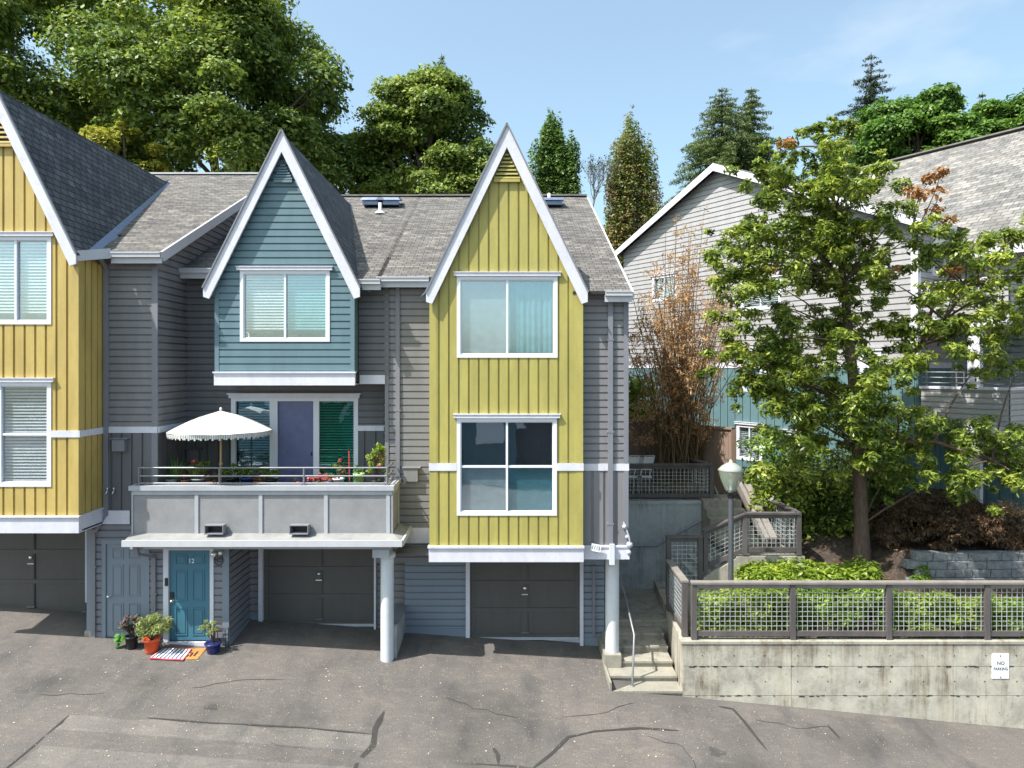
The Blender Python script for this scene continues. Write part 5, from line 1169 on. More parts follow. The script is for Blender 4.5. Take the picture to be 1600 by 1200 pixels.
def tree(label,cat,base,clumps,n,size,mat,trunk_r,group=None,bark='bark',top=None,name='tree',nl=None,seed=1,extra=None,limbs=14,**kw):
    t=thing(name,label,cat,tuple(base),group=group); rnd=random.Random(seed)
    m=MB(); C_=[Vector(c[:3]) for c in clumps]; cen=sum(C_,Vector())/len(C_)
    tp=Vector(top) if top else Vector((cen.x,cen.y,max(c.z for c in C_)-.3))
    b=Vector(base)-Vector((0,0,.2)); k=8; w_=[Vector((rnd.uniform(-1,1),rnd.uniform(-1,1),0))*trunk_r*.6*(1 if 0<i<k else 0) for i in range(k+1)]
    tr=[b.lerp(tp,i/k)+w_[i] for i in range(k+1)]
    m.tube(tr,[trunk_r*1.25]+[trunk_r*(1-i/k*.85) for i in range(1,k+1)],10)
    for i in rnd.sample(range(len(C_)),min(limbs,len(C_))):
        c=C_[i]; f=min(.95,max(.15,(c.z-b.z)/(tp.z-b.z)-rnd.uniform(.12,.3))); j=f*k; i0=int(j); p=tr[i0].lerp(tr[min(k,i0+1)],j-i0)
        bend(p,c,trunk_r*(1-f*.8)*.55,trunk_r*.07,m,6,.10,rnd)
    m.build('trunk',bark,t)
    leaves('crown',mat,clumps,n,size,t,seed=seed,**kw)
    if extra: 
        for nm,mt,cl,nn,sz in extra: leaves(nm,mt,cl,nn,sz,t,seed=seed+5,**kw)
    return t
def at(px,py,Y): return Vector(P(px,py,Y))
def treebase(px,Y): return Vector((X(px,Y),Y,TZ(X(px,Y),Y)))
def ell(px0,px1,py0,py1,Y): # ellipsoid from picture extents
    c=at((px0+px1)/2,(py0+py1)/2,Y); return c,(abs(px1-px0)/2*Y/F,abs(px1-px0)/2*Y/F*.8,abs(py1-py0)/2*Y/F)
def big(label,px0,px1,py0,py1,Y,nc,rc,n,size,mat,seed,cat='maple tree',group=None,ex=None,name='maple_tree',taper=.25,**kw):
    c,R_=ell(px0,px1,py0,py1,Y); cl=crownclumps(c,R_,nc,rc,seed,taper=taper)
    return tree(label,cat,treebase((px0+px1)/2,Y),cl,n,size,mat,.38,group,seed=seed,name=name,**kw)
GB='trees standing behind the townhouses'
big('huge dark green maple filling the top left corner',-190,262,-190,400,33,150,1.5,120000,.235,'maple',11,group=GB)
big('tall broad maple rising behind the teal gable',112,548,-40,420,31,150,1.35,130000,.215,'maple',12,group=GB)
big('rounded maple left of the olive gable with a small pointed tip',560,778,100,400,34,84,1.1,80000,.20,'maple',13,group=GB,taper=.45)
big('lower dark tree between the two maples behind the teal gable',470,640,205,400,36,50,1.0,34000,.21,'maple',14,group=GB)
big('small yellowing sapling behind the left roof ridge',120,262,185,300,27.5,22,.45,7000,.19,'yellowish',15,cat='sapling',name='young_tree',limbs=8)
big('little yellowing sapling beside the olive gable',728,778,285,330,30,7,.3,1400,.15,'yellowish',16,cat='sapling',name='young_tree',limbs=4)
# conifer tip above the rounded maple
def conifer(label,px,py_top,py_bot,hw,Y,n,size,mat,seed,cat='conifer',group=GB,name='conifer_tree',gap=.25,bark='barkgrey',levels=26,droop=.25,pw=.8,asp=.2):
    b=treebase(px,Y); tp=at(px,py_top,Y); zb=at(px,py_bot,Y).z; Hh=tp.z-zb; W_=hw*Y/F; rnd=random.Random(seed)
    t=thing(name,label,cat,tuple(b),group=group); m=MB(); m.tube([b-Vector((0,0,.2)),b.lerp(tp,.5),tp],[.3,.18,.02],8); cl=[]
    for l in range(levels):
        f=(l+.3)/levels; z=zb+Hh*f; Rr=W_*(1-f)**pw*rnd.uniform(.75,1.12)
        nb=rnd.randint(5,8) if f<.9 else 3; a0=rnd.uniform(0,6.28)
        for j in range(nb):
            if rnd.random()<gap*.5: continue
            a=a0+j*6.28/nb+rnd.uniform(-.25,.25); L=Rr*rnd.uniform(.65,1.1)+.12; dx,dy=math.cos(a),math.sin(a)
            tip=Vector((b.x+dx*L,b.y+dy*L,z-L*droop+.06*L)); m.tube([(b.x,b.y,z),(b.x+dx*L*.5,b.y+dy*L*.5,z-L*droop*.35),tip],[.045*(1-f)+.012,.02,.006],5,cap=False)
            k=max(2,int(L/.32))
            for q in range(k):
                u=(q+.7)/k; s_=(.15+.17*L*(1-abs(u-.45)))*.9; cl.append((b.x+dx*L*u,b.y+dy*L*u,z-L*droop*u*u,s_,s_,s_*.38))
    m.build('trunk',bark,t); leaves('crown',mat,cl,n,size,t,seed=seed,aspect=asp,up=.4,under=.6,droop=.6); return t
conifer('pointed conifer tip poking out above the rounded maple',690,84,300,40,35.5,9000,.2,'coniferlight',21)
conifer('tall dark spruce on the right skyline',1361,82,300,84,44,52000,.22,'conifer',22,levels=19,droop=.10,gap=.4,pw=.72)
conifer('brownish green conifer behind the grey gable, left of a pair',1128,136,345,105,38,90000,.2,'coniferlight',23,levels=26,gap=.3,pw=.66)
conifer('slim conifer, right of a pair behind the grey gable',1174,136,345,74,39,60000,.2,'coniferlight',24,levels=24,gap=.3,pw=.66)
conifer('small pointed conifer at the right edge of the skyline',1535,143,330,44,50,16000,.24,'coniferlight',25,levels=22)
def columnar(label,px,py_top,py_bot,hw,Y,n,size,mat,seed,extra=None):
    rnd=random.Random(seed); b=treebase(px,Y); cl=[]; zt,zb=at(px,py_top,Y).z,at(px,py_bot,Y).z; W_=hw*Y/F
    spires=[(rnd.uniform(-.85,.85),rnd.uniform(-.7,.7),rnd.uniform(.80,.98)) for _ in range(18)]+[(0,0,1.0),(.3,0,.96),(-.35,.1,.9)]
    for sx_,sy_,hh in spires:
        top_=zb+(zt-zb)*hh*(1-.30*sx_*sx_); z=zb-2
        while z<top_:
            f=(z-zb)/(zt-zb); r=W_*.26*max(.25,min(1,(top_-z)/1.1))
            cl.append((b.x+sx_*W_*(1-.35*max(f,0))+rnd.uniform(-.1,.1),b.y+sy_*W_+rnd.uniform(-.1,.1),z,r,r,r*1.5)); z+=.42
    return tree(label,'columnar tree',b,cl,n,size,mat,.16,GB,seed=seed,name='columnar_tree',limbs=20,aspect=.5,bark='barkgrey',top=(b.x,b.y,zt-2.2),extra=extra(cl) if extra else None)
columnar('green columnar tree just right of the olive gable tip',864,166,330,40,36,44000,.15,'column',31)
columnar('columnar tree with reddish bare top right of the middle roof',985,166,420,46,34,48000,.14,'columnred',32)
big('bright green round maple beside the dark spruce',1350,1514,140,330,40,56,1.1,50000,.24,'maplebright',33,group=GB,taper=.1)
big('tall leafy tree at the far right edge of the skyline',1500,1680,140,330,46,36,1.3,30000,.28,'maplebright',34,group=GB,taper=.3)
# nearly bare twiggy tree
tb=thing('bare_tree','thin nearly bare tree between the two columnar trees','tree',tuple(treebase(925,33)),group=GB)
rnd=random.Random(5); m=MB(); b0=treebase(925,33); tw_=[]
def twig(p,d,L,r,lv):
    q=p+d*L; m.tube([p,p.lerp(q,.5)+Vector((rnd.uniform(-1,1),rnd.uniform(-1,1),0))*L*.06,q],[r,r*.8,r*.6],5,cap=False); tw_.append(q)
    if lv: 
        for _ in range(3): twig(q if _ else p.lerp(q,.6),(d+Vector((rnd.uniform(-.6,.6),rnd.uniform(-.6,.6),rnd.uniform(-.1,.35)))).normalized(),L*.72,r*.6,lv-1)
q0=Vector((b0.x,b0.y,at(925,330,33).z)); m.tube([b0,q0],[.12,.06],6); 
for a in range(4): twig(q0,Vector((rnd.uniform(-.5,.5),rnd.uniform(-.4,.4),1)).normalized(),.95,.03,4)
m.build('trunk','barkgrey',tb); leaves('crown','conifer',[(q.x,q.y,q.z,.09,.09,.09) for q in tw_],500,.10,tb,seed=4)

# -------- the leafy tree in front of the grey house
T0=Vector((X(1347,15.9),15.9,CZ-4.45))
spots=[(1285,196,.30),(1283,222,.36),(1296,246,.42),(1262,262,.38),(1226,258,.34),(1192,268,.30),(1210,240,.28),(1325,268,.45),(1280,285,.5),(1240,290,.4),
(1330,310,.5),(1365,318,.45),(1395,345,.45),(1295,330,.5),(1245,332,.5),(1205,300,.35),(1190,345,.5),(1160,375,.42),(1420,372,.4),(1340,360,.55),(1215,385,.55),(1175,410,.5),(1270,380,.5),
(1310,400,.55),(1370,395,.42),(1150,430,.42),(1200,440,.5),(1255,430,.5),(1300,455,.55),(1345,440,.5),(1165,470,.4),(1390,440,.4),(1225,480,.42),(1280,500,.5),(1330,500,.48),
(1370,480,.35),(1175,520,.42),(1150,545,.42),(1135,570,.3),(1210,530,.45),(1250,545,.5),(1300,550,.5),(1345,545,.42),(1180,580,.45),(1225,590,.5),(1275,600,.55),(1320,600,.5),(1170,620,.4),
(1215,640,.45),(1260,650,.5),(1310,650,.5),(1350,625,.45),(1385,590,.4),(1395,640,.5),(1360,680,.5),(1300,700,.45),(1250,690,.4),(1345,725,.4),(1390,700,.42),(1425,680,.5),(1460,700,.45),
(1415,740,.35),(1320,750,.35),(1290,740,.4),(1275,780,.35),(1385,745,.3),
(1445,400,.35),(1480,420,.42),(1510,400,.42),(1540,430,.45),(1570,400,.42),(1590,370,.42),(1600,430,.45),(1560,470,.42),(1520,470,.45),(1485,470,.4),(1450,490,.4),(1500,515,.4),(1540,520,.42),(1580,510,.35),
(1450,545,.45),(1530,570,.35),(1590,580,.3),
(1510,700,.5),(1550,705,.5),(1590,710,.5),(1500,740,.45),(1540,735,.4),(1590,745,.42),(1620,740,.5)]
rnd=random.Random(9); cl=[]; sub=[]
spots=[q for q in spots if not (q[1]>685 and q[0]<1335)]
for _ in range(10):
    py=rnd.uniform(290,740); hw=(40+ (py-290)*.28 if py<500 else 100-(py-500)*.12); spots.append((1290+(py-290)*.12+rnd.uniform(-hw,hw),py,rnd.uniform(.35,.5)))
for px,py,r in spots:
    Y=15.3+rnd.uniform(-.9,1.3)- (0.3 if px>1440 else 0); c=at(px,py,Y); sub.append(c)
    for _ in range(9):
        o=Vector((rnd.gauss(0,.75),rnd.gauss(0,.9),rnd.gauss(0,.6)))*r*1.15; k=r*rnd.uniform(.28,.6); cl.append((c.x+o.x,c.y+o.y,c.z+o.z,k,k,k*.75))
bt_=thing('broadleaf_tree','large leafy tree with a reddish trunk in front of the light grey house','tree',tuple(T0))
m=MB(); tk=[T0-Vector((0,0,.25)),at(1346,820,15.9),at(1343,740,15.9),at(1338,640,15.8),at(1328,540,15.7),at(1318,440,15.6),at(1305,330,15.5),at(1290,230,15.4)]
m.tube(tk,[.21,.155,.14,.125,.105,.08,.05,.015],12)
fork=[at(1340,650,15.8),at(1380,590,15.5),at(1440,540,15.2),at(1475,500,15.1),at(1510,450,15.0)]
m.tube(fork,[.09,.07,.055,.04,.02],8); fork2=[at(1342,700,15.8),at(1400,690,15.4),at(1460,690,15.0),at(1550,720,14.8)]; m.tube(fork2,[.08,.06,.045,.02],8)
m.tube([at(1440,540,15.2),at(1460,470,15.3),at(1500,410,15.3)],[.045,.03,.015],6)
for c in sub:
    src=tk[1:]+fork+fork2; cand=[p for p in src if p.z<c.z+.4] or src; p=min(cand,key=lambda q:(q-c).length+max(0,q.z-c.z+.5)); bend(p,c,.028,.008,m,5,.08,rnd)
m.build('trunk','barkred',bt_)
leaves('crown','glossy',cl,105000,.13,bt_,seed=41,aspect=.36,up=.75,shell=.25,droop=.5,under=.5)
dc=[]
for px,py in ((1440,305),(1455,280),(1468,300),(1460,330),(1480,345),(1425,300),(1470,270),(1395,425),(1230,180+45),(1490,425),(1200,425)):
    c=at(px,py,15.1+rnd.uniform(-.4,.4)); dc.append((c.x,c.y,c.z,.2,.2,.13)); bend(at(1430,360,15.3) if py<360 else c+Vector((0,0,-.3)),c,.015,.005,m,4,.1,rnd)
mm_=MB(); 
for d in dc[:7]: bend(at(1425,372,15.3),d[:3],.016,.006,mm_,5,.1,rnd)
mm_.build('dead_branch','barkgrey',bt_)
leaves('dead_foliage','dead',dc,700,.12,bt_,seed=42,aspect=.5,droop=.8)
# -------- dry bamboo
bb0=Vector((X(1062,19.2),19.2,CZ-3.46)); ba=thing('bamboo','tall clump of dry bamboo with rusty orange leaves','bamboo',tuple(bb0))
m=MB(); bl=[]; rnd=random.Random(12)
for i in range(85):
    bx=rnd.gauss(0,.33); by=rnd.gauss(0,.3); px_t=rnd.uniform(972,1165); Ht=rnd.uniform(5.0,8.0)*(1-.28*abs(px_t-1070)/95)
    b_=bb0+Vector((bx,by,-.1)); tx=X(px_t,19.2)-bb0.x; tp=bb0+Vector((bx*.5+tx,by+rnd.uniform(-.9,.7),Ht))
    mid=b_.lerp(tp,.55)+Vector((-(tx)*.12,0,.12)); m.tube([b_,b_.lerp(mid,.5)+Vector((0,0,.05)),mid,mid.lerp(tp,.55),tp],[.018,.017,.014,.010,.004],5,cap=False)
    for k in range(12):
        f=rnd.uniform(.34,1.0); q=(mid.lerp(tp,(f-.55)/.45) if f>.55 else b_.lerp(mid,f/.55)); o=Vector((rnd.uniform(-1,1),rnd.uniform(-1,1),rnd.uniform(.1,.8)))*.3
        m.tube([q,q+o],[.006,.003],4,cap=False); e=q+o; bl.append((e.x,e.y,e.z,.17,.17,.15))
m.build('canes','cane',ba)['kind']='stuff'
leaves('foliage','bamboo',bl,15000,.125,ba,seed=13,aspect=.22,up=.3,shell=.1,under=.8,droop=.9)
ld=[]
for i in range(26): c=at(rnd.uniform(985,1115),rnd.uniform(625,700),19.0+rnd.uniform(-.4,.5)); ld.append((c.x,c.y,c.z,.32,.3,.22))
leaves('lower_foliage','bamboo',ld,1500,.12,ba,seed=14,aspect=.2,up=.3,shell=.1,under=.8,droop=.9)
# -------- shrubs and hedges
def shrub(label,cat,pts,n,size,mat,name='shrub',group=None,stems=True,base=None,**kw):
    """pts: list of (px,py,Y,r[,rz])"""
    cl=[]; rnd=random.Random(len(label))
    for q in pts:
        c=at(*q[:3]); r=q[3]; rz=q[4] if len(q)>4 else r*.8; cl.append((c.x,c.y,c.z,r,r,rz))
    cx=sum(c[0] for c in cl)/len(cl); cy=sum(c[1] for c in cl)/len(cl); bz=base if base is not None else min(c[2]-c[5] for c in cl)
    t=thing(name,label,cat,(cx,cy,bz),group=group)
    m=MB()
    for c in cl:
        m.tube([(cx+(c[0]-cx)*.6,cy+(c[1]-cy)*.6,bz-.1),(c[0],c[1],c[2])],[.02,.008],5,cap=False)
    m.build('stems','bark',t)
    leaves('foliage',mat,cl,n,size,t,seed=len(label)*3+1,**kw); return t
hk=dict(aspect=.42,up=.5,shell=.8,under=.7)
def rows(x0,x1,y0,y1,Y,r,nx,ny,jit=6):
    rnd=random.Random(int(x0+y0)); return [(x0+(x1-x0)*i/max(1,nx-1)+rnd.uniform(-jit,jit),y0+(y1-y0)*j/max(1,ny-1)+rnd.uniform(-jit,jit),Y+rnd.uniform(-.25,.35),r*rnd.uniform(.85,1.2)) for i in range(nx) for j in range(ny)]
shrub('clipped green hedge with a flat top beyond the lantern, higher and farther back','hedge',rows(1185,1262,702,745,18.6,.45,5,2)+rows(1185,1262,735,800,18.9,.45,5,3),6500,.13,'hedge','hedge',**hk)
shrub('large dense green hedge between the landing and the tree trunk','hedge',rows(1205,1320,752,850,17.4,.48,6,5)+rows(1300,1385,725,800,17.9,.45,4,3)+rows(1195,1255,748,790,17.2,.4,3,2),15000,.14,'glossy','hedge',**hk)
shrub('dark green shrub right of the trunk by the teal wall','shrub',rows(1365,1390,680,770,18.2,.4,2,4),3000,.13,'hedge','shrub',**hk)
shrub('bright green shrub behind the dry bamboo by the house corner','shrub',rows(985,1005,600,650,21.3,.4,2,3),1800,.16,'azalea','shrub',**hk)
ak=dict(aspect=.36,up=.9,shell=.65,under=.3)
shrub('low bright green mound of leafy shrub behind the fence beside the lamp post','shrub',rows(1175,1350,895,905,15.0,.33,8,2,4)+rows(1170,1225,905,925,14.6,.32,3,2,4),7500,.12,'azalea','shrub',base=CZ-5.3,**ak)
shrub('yellow green shrub behind the first fence bay','shrub',rows(1100,1225,935,982,14.15,.27,7,3,5),7500,.10,'azalea','shrub',base=CZ-5.45,**ak)
shrub('dark green shrub behind the second fence bay','shrub',rows(1240,1380,932,982,14.2,.27,7,3,5),7500,.10,'hedge','shrub',base=CZ-5.45,**ak)
shrub('mid green shrub behind the third fence bay','shrub',rows(1392,1535,945,986,14.1,.25,7,3,5),7500,.10,'azalea','shrub',base=CZ-5.45,**ak)
shrub('low green shrub behind the fourth fence bay at the right edge','shrub',rows(1548,1640,950,986,14.1,.24,5,3,5),4500,.10,'hedge','shrub',base=CZ-5.45,**ak)
# weeping dark red maple
jp=[]; rnd=random.Random(31)
for i in range(150):
    a=rnd.uniform(0,6.28); r=math.sqrt(rnd.random()); u,v_=math.cos(a)*r,math.sin(a)*r; px=1474+u*104; Y=16.3+v_*1.05; hgt=(1-r*r)**.55
    c=Vector((X(px,16.3),Y,CZ-4.15+1.15*hgt*rnd.uniform(.72,1.0))); jp.append((c.x,c.y,c.z,.30,.26,.13))
jt=tree('low weeping lace-leaf maple with dark red-brown dome above the block wall','shrub',(X(1474,16.3),16.3,CZ-4.15),jp,60000,.12,'redmaple',.07,None,seed=32,name='weeping_maple',bark='barkgrey',limbs=5,top=(X(1474,16.3),16.3,CZ-3.4),aspect=.26,up=.7,shell=.3,under=.3,droop=1.2)
# twiggy ground cover and litter on the bed
g=[]; rnd=random.Random(8)
for i in range(420):
    x=rnd.uniform(5.5,15); y=rnd.uniform(13.9,18.5); g.append((x,y,BZ(x,y)+.01,.12,.12,.012))
tag(leaves('leaf_litter','dead',g,2600,.06,None,seed=71,up=2),'dry brown leaves scattered over the planting bed','leaf litter',kind='stuff')
shrub('thorny bare shrub with small orange leaves at the right edge','shrub',rows(1545,1600,800,850,16.0,.26,4,3,8),900,.09,'bamboo','shrub',aspect=.3,up=.3,shell=.2,under=.8)
shrub('small leafy weed on the slope left of the block wall','shrub',[(1440,890,15.1,.16),(1446,905,15.0,.14),(1432,905,15.0,.12)],350,.08,'hedge','small_plant',aspect=.5)
gr=thing('dry_plant','heap of dry grassy cuttings behind the upper mesh fence','plant',(X(1050,18.6),18.6,CZ-3.46)); leaves('foliage','grasses',[(X(q,18.6),18.6+.2*math.sin(q),CZ-3.35,.42,.4,.24) for q in (1015,1040,1060,1080)],2600,.14,gr,aspect=.10,up=.2,seed=9,under=.2)
for i,(px,lab) in enumerate(((989,'left white folding garden chair on the upper terrace'),(1004,'right white folding garden chair on the upper terrace'))):
    cy=19.0; cx=X(px,cy); z0=CZ-3.46
    ch=thing('garden_chair',lab,'chair',(cx,cy,z0),group='white garden chairs on the terrace'); a=.5
    m=MB(); 
    for s in (-.22,.22): m.tube([(cx+s-.1,cy-.25,z0),(cx+s+.0,cy+.1,z0+.45),(cx+s+.18,cy+.28,z0+.98)],.014,6); m.tube([(cx+s+.1,cy+.3,z0),(cx+s-.08,cy-.22,z0+.45)],.014,6)
    m.tube([(cx-.04,cy+.28,z0+.98),(cx+.40,cy+.28,z0+.98)],.014,6); m.build('frame','vinyl',ch)
    m=MB(); m.hexa([(cx-.18,cy-.2,z0+.43),(cx+.22,cy-.2,z0+.43),(cx+.26,cy+.12,z0+.43),(cx-.18,cy+.12,z0+.43)],[(cx-.18,cy-.2,z0+.45),(cx+.22,cy-.2,z0+.45),(cx+.26,cy+.12,z0+.45),(cx-.18,cy+.12,z0+.45)]); m.build('seat','whitecloth',ch)
    m=MB(); m.hexa([(cx-.12,cy+.16,z0+.6),(cx+.3,cy+.16,z0+.6),(cx+.3,cy+.18,z0+.6),(cx-.12,cy+.18,z0+.6)],[(cx-.04,cy+.26,z0+.95),(cx+.38,cy+.26,z0+.95),(cx+.38,cy+.28,z0+.95),(cx-.04,cy+.28,z0+.95)]); m.build('backrest','whitecloth',ch)

# ================================================================ things on the balcony and by the door
uy=14.62; ux=X(345,uy); uz=zdk
um=thing('patio_umbrella','white fringed patio umbrella on a pale wooden pole on the balcony','umbrella',(ux,uy,uz))
m=MB(); m.tube([(ux,uy,uz+.05),(ux,uy,Z(640,uy))],.022,10); m.ball((ux,uy,Z(725,uy)),.045,10); m.build('pole','pole',um)
m=MB(); m.lathe([(.0005,0),(.22,0),(.24,.03),(.2,.06),(.04,.08),(.04,.2)],(ux,uy,uz),18); m.build('base','spout',um)
zt,zr_=Z(643,uy),Z(672,uy); Ru=X(423,uy)-ux
m=MB(); n=64; prof=[(0,0),(.18,.10),(.40,.26),(.62,.50),(.82,.75),(1,1)]; v=[];f=[]
for r_,d_ in prof[1:]:
    for k in range(n):
        a=2*math.pi*k/n; sc=1-.035*(1-abs(math.cos(4*a)))*r_; v.append((ux+Ru*r_*sc*math.cos(a),uy+Ru*r_*sc*math.sin(a),zt-(zt-zr_)*d_*(1+.04*(1-abs(math.cos(4*a))))))
v.append((ux,uy,zt+.02)); q=len(v)-1
for k in range(n): f.append((q,k,(k+1)%n))
for i in range(len(prof)-2):
    for k in range(n): f.append((i*n+k,(i+1)*n+k,(i+1)*n+(k+1)%n,i*n+(k+1)%n))
m.add(v,f,smooth=True); cn=m.build('canopy','umb',um)
m=MB(); n=150
for k in range(n):
    a0,a1=2*math.pi*k/n,2*math.pi*(k+.82)/n; ln=.10+.02*math.sin(k*2.3); rr=Ru*.985; z=zr_-.005
    m.add([(ux+rr*math.cos(a0),uy+rr*math.sin(a0),z),(ux+rr*math.cos(a1),uy+rr*math.sin(a1),z),(ux+rr*.985*math.cos(a1),uy+rr*.985*math.sin(a1),z-ln),(ux+rr*.985*math.cos(a0),uy+rr*.985*math.sin(a0),z-ln)],[(0,1,2,3)])
m.build('fringe','umb',cn)
m=MB()
for k in range(8): a=math.pi*k/4+.39; m.tube([(ux,uy,zt-.35),(ux+Ru*.5*math.cos(a),uy+Ru*.5*math.sin(a),zt-.20)],.008,5); m.tube([(ux,uy,zt-.03),(ux+Ru*.5*math.cos(a),uy+Ru*.5*math.sin(a),zt-.17),(ux+Ru*.97*math.cos(a),uy+Ru*.97*math.sin(a),zr_-.01)],.007,5)
m.build('ribs','pole',um); m=MB(); m.ball((ux,uy,zt+.05),.03,8,1.4); m.build('finial','umb',um)
def pot(label,x,y,z,r,h,mat,foliage,spread,n,size,lmat,cat='potted plant',group=None,prof=None,fl=None,lean=(0,0),leafkw={}):
    t=thing('potted_plant',label,cat,(x,y,z),group=group)
    m=MB(); m.lathe(prof or [(.0005,.0),(r*.70,.0),(r*.74,.02),(r*.95,h*.85),(r*1.06,h*.86),(r*1.06,h),(r*.92,h),(r*.90,h*.88),(.0005,h*.86)],(x,y,z),20); m.build('pot',mat,t)
    m=MB(); rnd=random.Random(int(abs(x*1000))); cl=[]
    for i in range(foliage):
        a=rnd.uniform(0,6.28); rr=spread[0]*math.sqrt(rnd.random()); hh=h+spread[1]*rnd.uniform(.35,1)*(1-.4*(rr/spread[0])**2)
        c=(x+lean[0]*hh+rr*math.cos(a),y+lean[1]+rr*.7*math.sin(a),z+hh); cl.append(c+(spread[0]*.3,spread[0]*.3,spread[0]*.26)); m.tube([(x,y,z+h*.8),((x+c[0])/2,(y+c[1])/2,z+h+(hh-h)*.5),c[:3]],[.007,.006,.003],4,cap=False)
    m.build('stems','bark',t); leaves('foliage',lmat,cl,n,size,t,seed=foliage+n,**({'aspect':.3,'up':.4,'shell':.1,'under':.8}|leafkw))
    if fl: leaves('flowers','flower',rnd.sample(cl,min(len(cl),fl)),fl*14,.05,t,seed=fl,aspect=.8,shell=.6)
    return t
gy=13.95
def gp(px,Y=gy): return X(px,Y),Y,GZ(X(px,Y),Y)
x,y,z=gp(206,13.85); pot('black pot with purplish leaves beside the utility door',x,y,z,.13,.25,'black',16,(.24,.42),800,.08,'purple')
leaves('large_leaf','spike',[(x-.22,y-.02,z+.18,.10,.08,.12)],8,.22,bpy.data.objects['potted_plant'],aspect=.6,seed=3,droop=.5)
x,y,z=gp(237,13.75); pot('orange glazed pot with bushy yellow green plant',x,y,z,.155,.28,'orange',30,(.36,.46),1500,.10,'pale',leafkw={'aspect':.18})
x,y,z=gp(333,13.9); t=pot('navy glazed pot with pale airy plant beside the front door',x,y,z,.16,.20,'navy',14,(.17,.60),650,.06,'pale',lean=(-.12,0))
x,y,z=gp(322,14.02)
# mats
def mat_(label,pxs,z_off,mat,stripes=None,name='door_mat'):
    G=[hit(*p) for p in pxs]; c=sum(G,Vector())/4; t=thing(name,label,'door mat',(c.x,c.y,c.z)); a,b,c_,d=G
    def pt(u,v): q=(a*(1-u)+b*u)*(1-v)+(d*(1-u)+c_*u)*v; return (q.x,q.y,GZ(q.x,q.y)+z_off+.004*math.sin(u*9+v*5))
    def patch(u0,u1,v0,v1,dz,mt,nm):
        m=MB(); n=10; tp=[Vector(pt(u0+(u1-u0)*i/n,v0+(v1-v0)*j/n))+Vector((0,0,dz)) for j in range(n+1) for i in range(n+1)]; lo=[p-Vector((0,0,.01)) for p in tp]; N=len(tp)
        f=[(j*(n+1)+i,j*(n+1)+i+1,(j+1)*(n+1)+i+1,(j+1)*(n+1)+i) for j in range(n) for i in range(n)]
        e=[i for i in range(n)]; f+= [(i,i+N,i+1+N,i+1) for i in e]+[(n*(n+1)+i+1,n*(n+1)+i+1+N,n*(n+1)+i+N,n*(n+1)+i) for i in e]+[(j*(n+1)+n,j*(n+1)+n+N,(j+1)*(n+1)+n+N,(j+1)*(n+1)+n) for j in e]+[((j+1)*(n+1),(j+1)*(n+1)+N,j*(n+1)+N,j*(n+1)) for j in e]
        m.add(tp+lo,f,smooth=False); return m.build(nm,mt,t)
    patch(0,1,0,1,.0,mat,'mat_base')
    if stripes:
        k=8
        patch(.03,.97,.07,.93,.006,'whitecloth','field')
        for i in range(k): patch(.06+.115*i,.06+.115*i+.045,.07,.93,.012,'bluecloth' if i%1==0 else 'red','stripe')
    else:
        for q in ((.55,.62,.2,.35),(.66,.72,.2,.5),(.58,.7,.5,.56),(.55,.6,.65,.8),(.78,.84,.25,.7)): patch(*q,.006,'textblack','mat_pattern')
    return t
mat_('red white and dark striped rug on the asphalt by the front door',[(232,1031),(286,1034),(300,1016),(256,1014)],.03,'red',True,'striped_rug')
mat_('orange-brown coir doormat in front of the teal door',[(262,1030),(308,1031),(322,1014),(276,1013)],.012,'coir',None)
# small dark wire stand with white decoration by the door
x=X(345,14.0); z=GZ(x,14.0); pl_=thing('plant_stand','small black wire stand beside the navy pot','stand',(x,14.0,z))
m=MB()
for a,b in ((-.11,0),(.11,0),(-.11,.16),(.11,.16)): m.tube([(x+a,13.95+b,z),(x+a,13.95+b,z+.42)],.008,5)
for h in (.2,.41): 
    for k in range(4): m.tube([(x-.11,13.95+.053*k,z+h),(x+.11,13.95+.053*k,z+h)],.006,4)
m.build('frame','black',pl_)
# monogram plaque beside the door
px_=(X(343.5,YW),YW-.055,Z(874,YW)); mo=thing('door_plaque','round black wire plaque with a curly letter hanging beside the teal door','plaque',px_)
m=MB(); rr=.085; m.tube([(px_[0]+rr*math.cos(t),px_[1],px_[2]+1.25*rr*math.sin(t)) for t in [i*math.pi/12 for i in range(25)]],.009,6,cap=False); m.build('ring','black',mo)
text_mesh('C',.15,px_,FACE,'black','lettering',mo,ext=.004)
# balcony plants
by=14.4; zd=zdk
def bp(px,Y=by): return X(px,Y),Y
def rise(py,Y=by): return Z(py,Y)
ledge=thing('plant_bench','low wooden bench that carries the balcony plants','bench',(X(400,14.55),14.55,zd))
for nm,a,b in (('seat',X(228,14.55),X(600,14.55)),):
    m=MB(); 
    for k in range(3): m.box(a,b,14.38+.12*k,14.48+.12*k,zd+.75,zd+.78)
    m.build(nm,'fence',ledge)
for q in (232,330,430,520,596):
    m=MB(); x_=X(q,14.55); m.box(x_-.03,x_+.03,14.42,14.70,zd,zd+.749); m.build('leg','fence',ledge)
zs_=zd+.78
x,y=bp(262); sp=thing('potted_plant','spiky green and yellow plant at the left end of the balcony','potted plant',(x,14.55,zs_)); m=MB(); m.lathe([(.0005,0),(.10,0),(.13,.18),(.115,.18),(.0005,.16)],(x,14.55,zs_),16); m.build('pot','trough',sp)
rnd=random.Random(2)
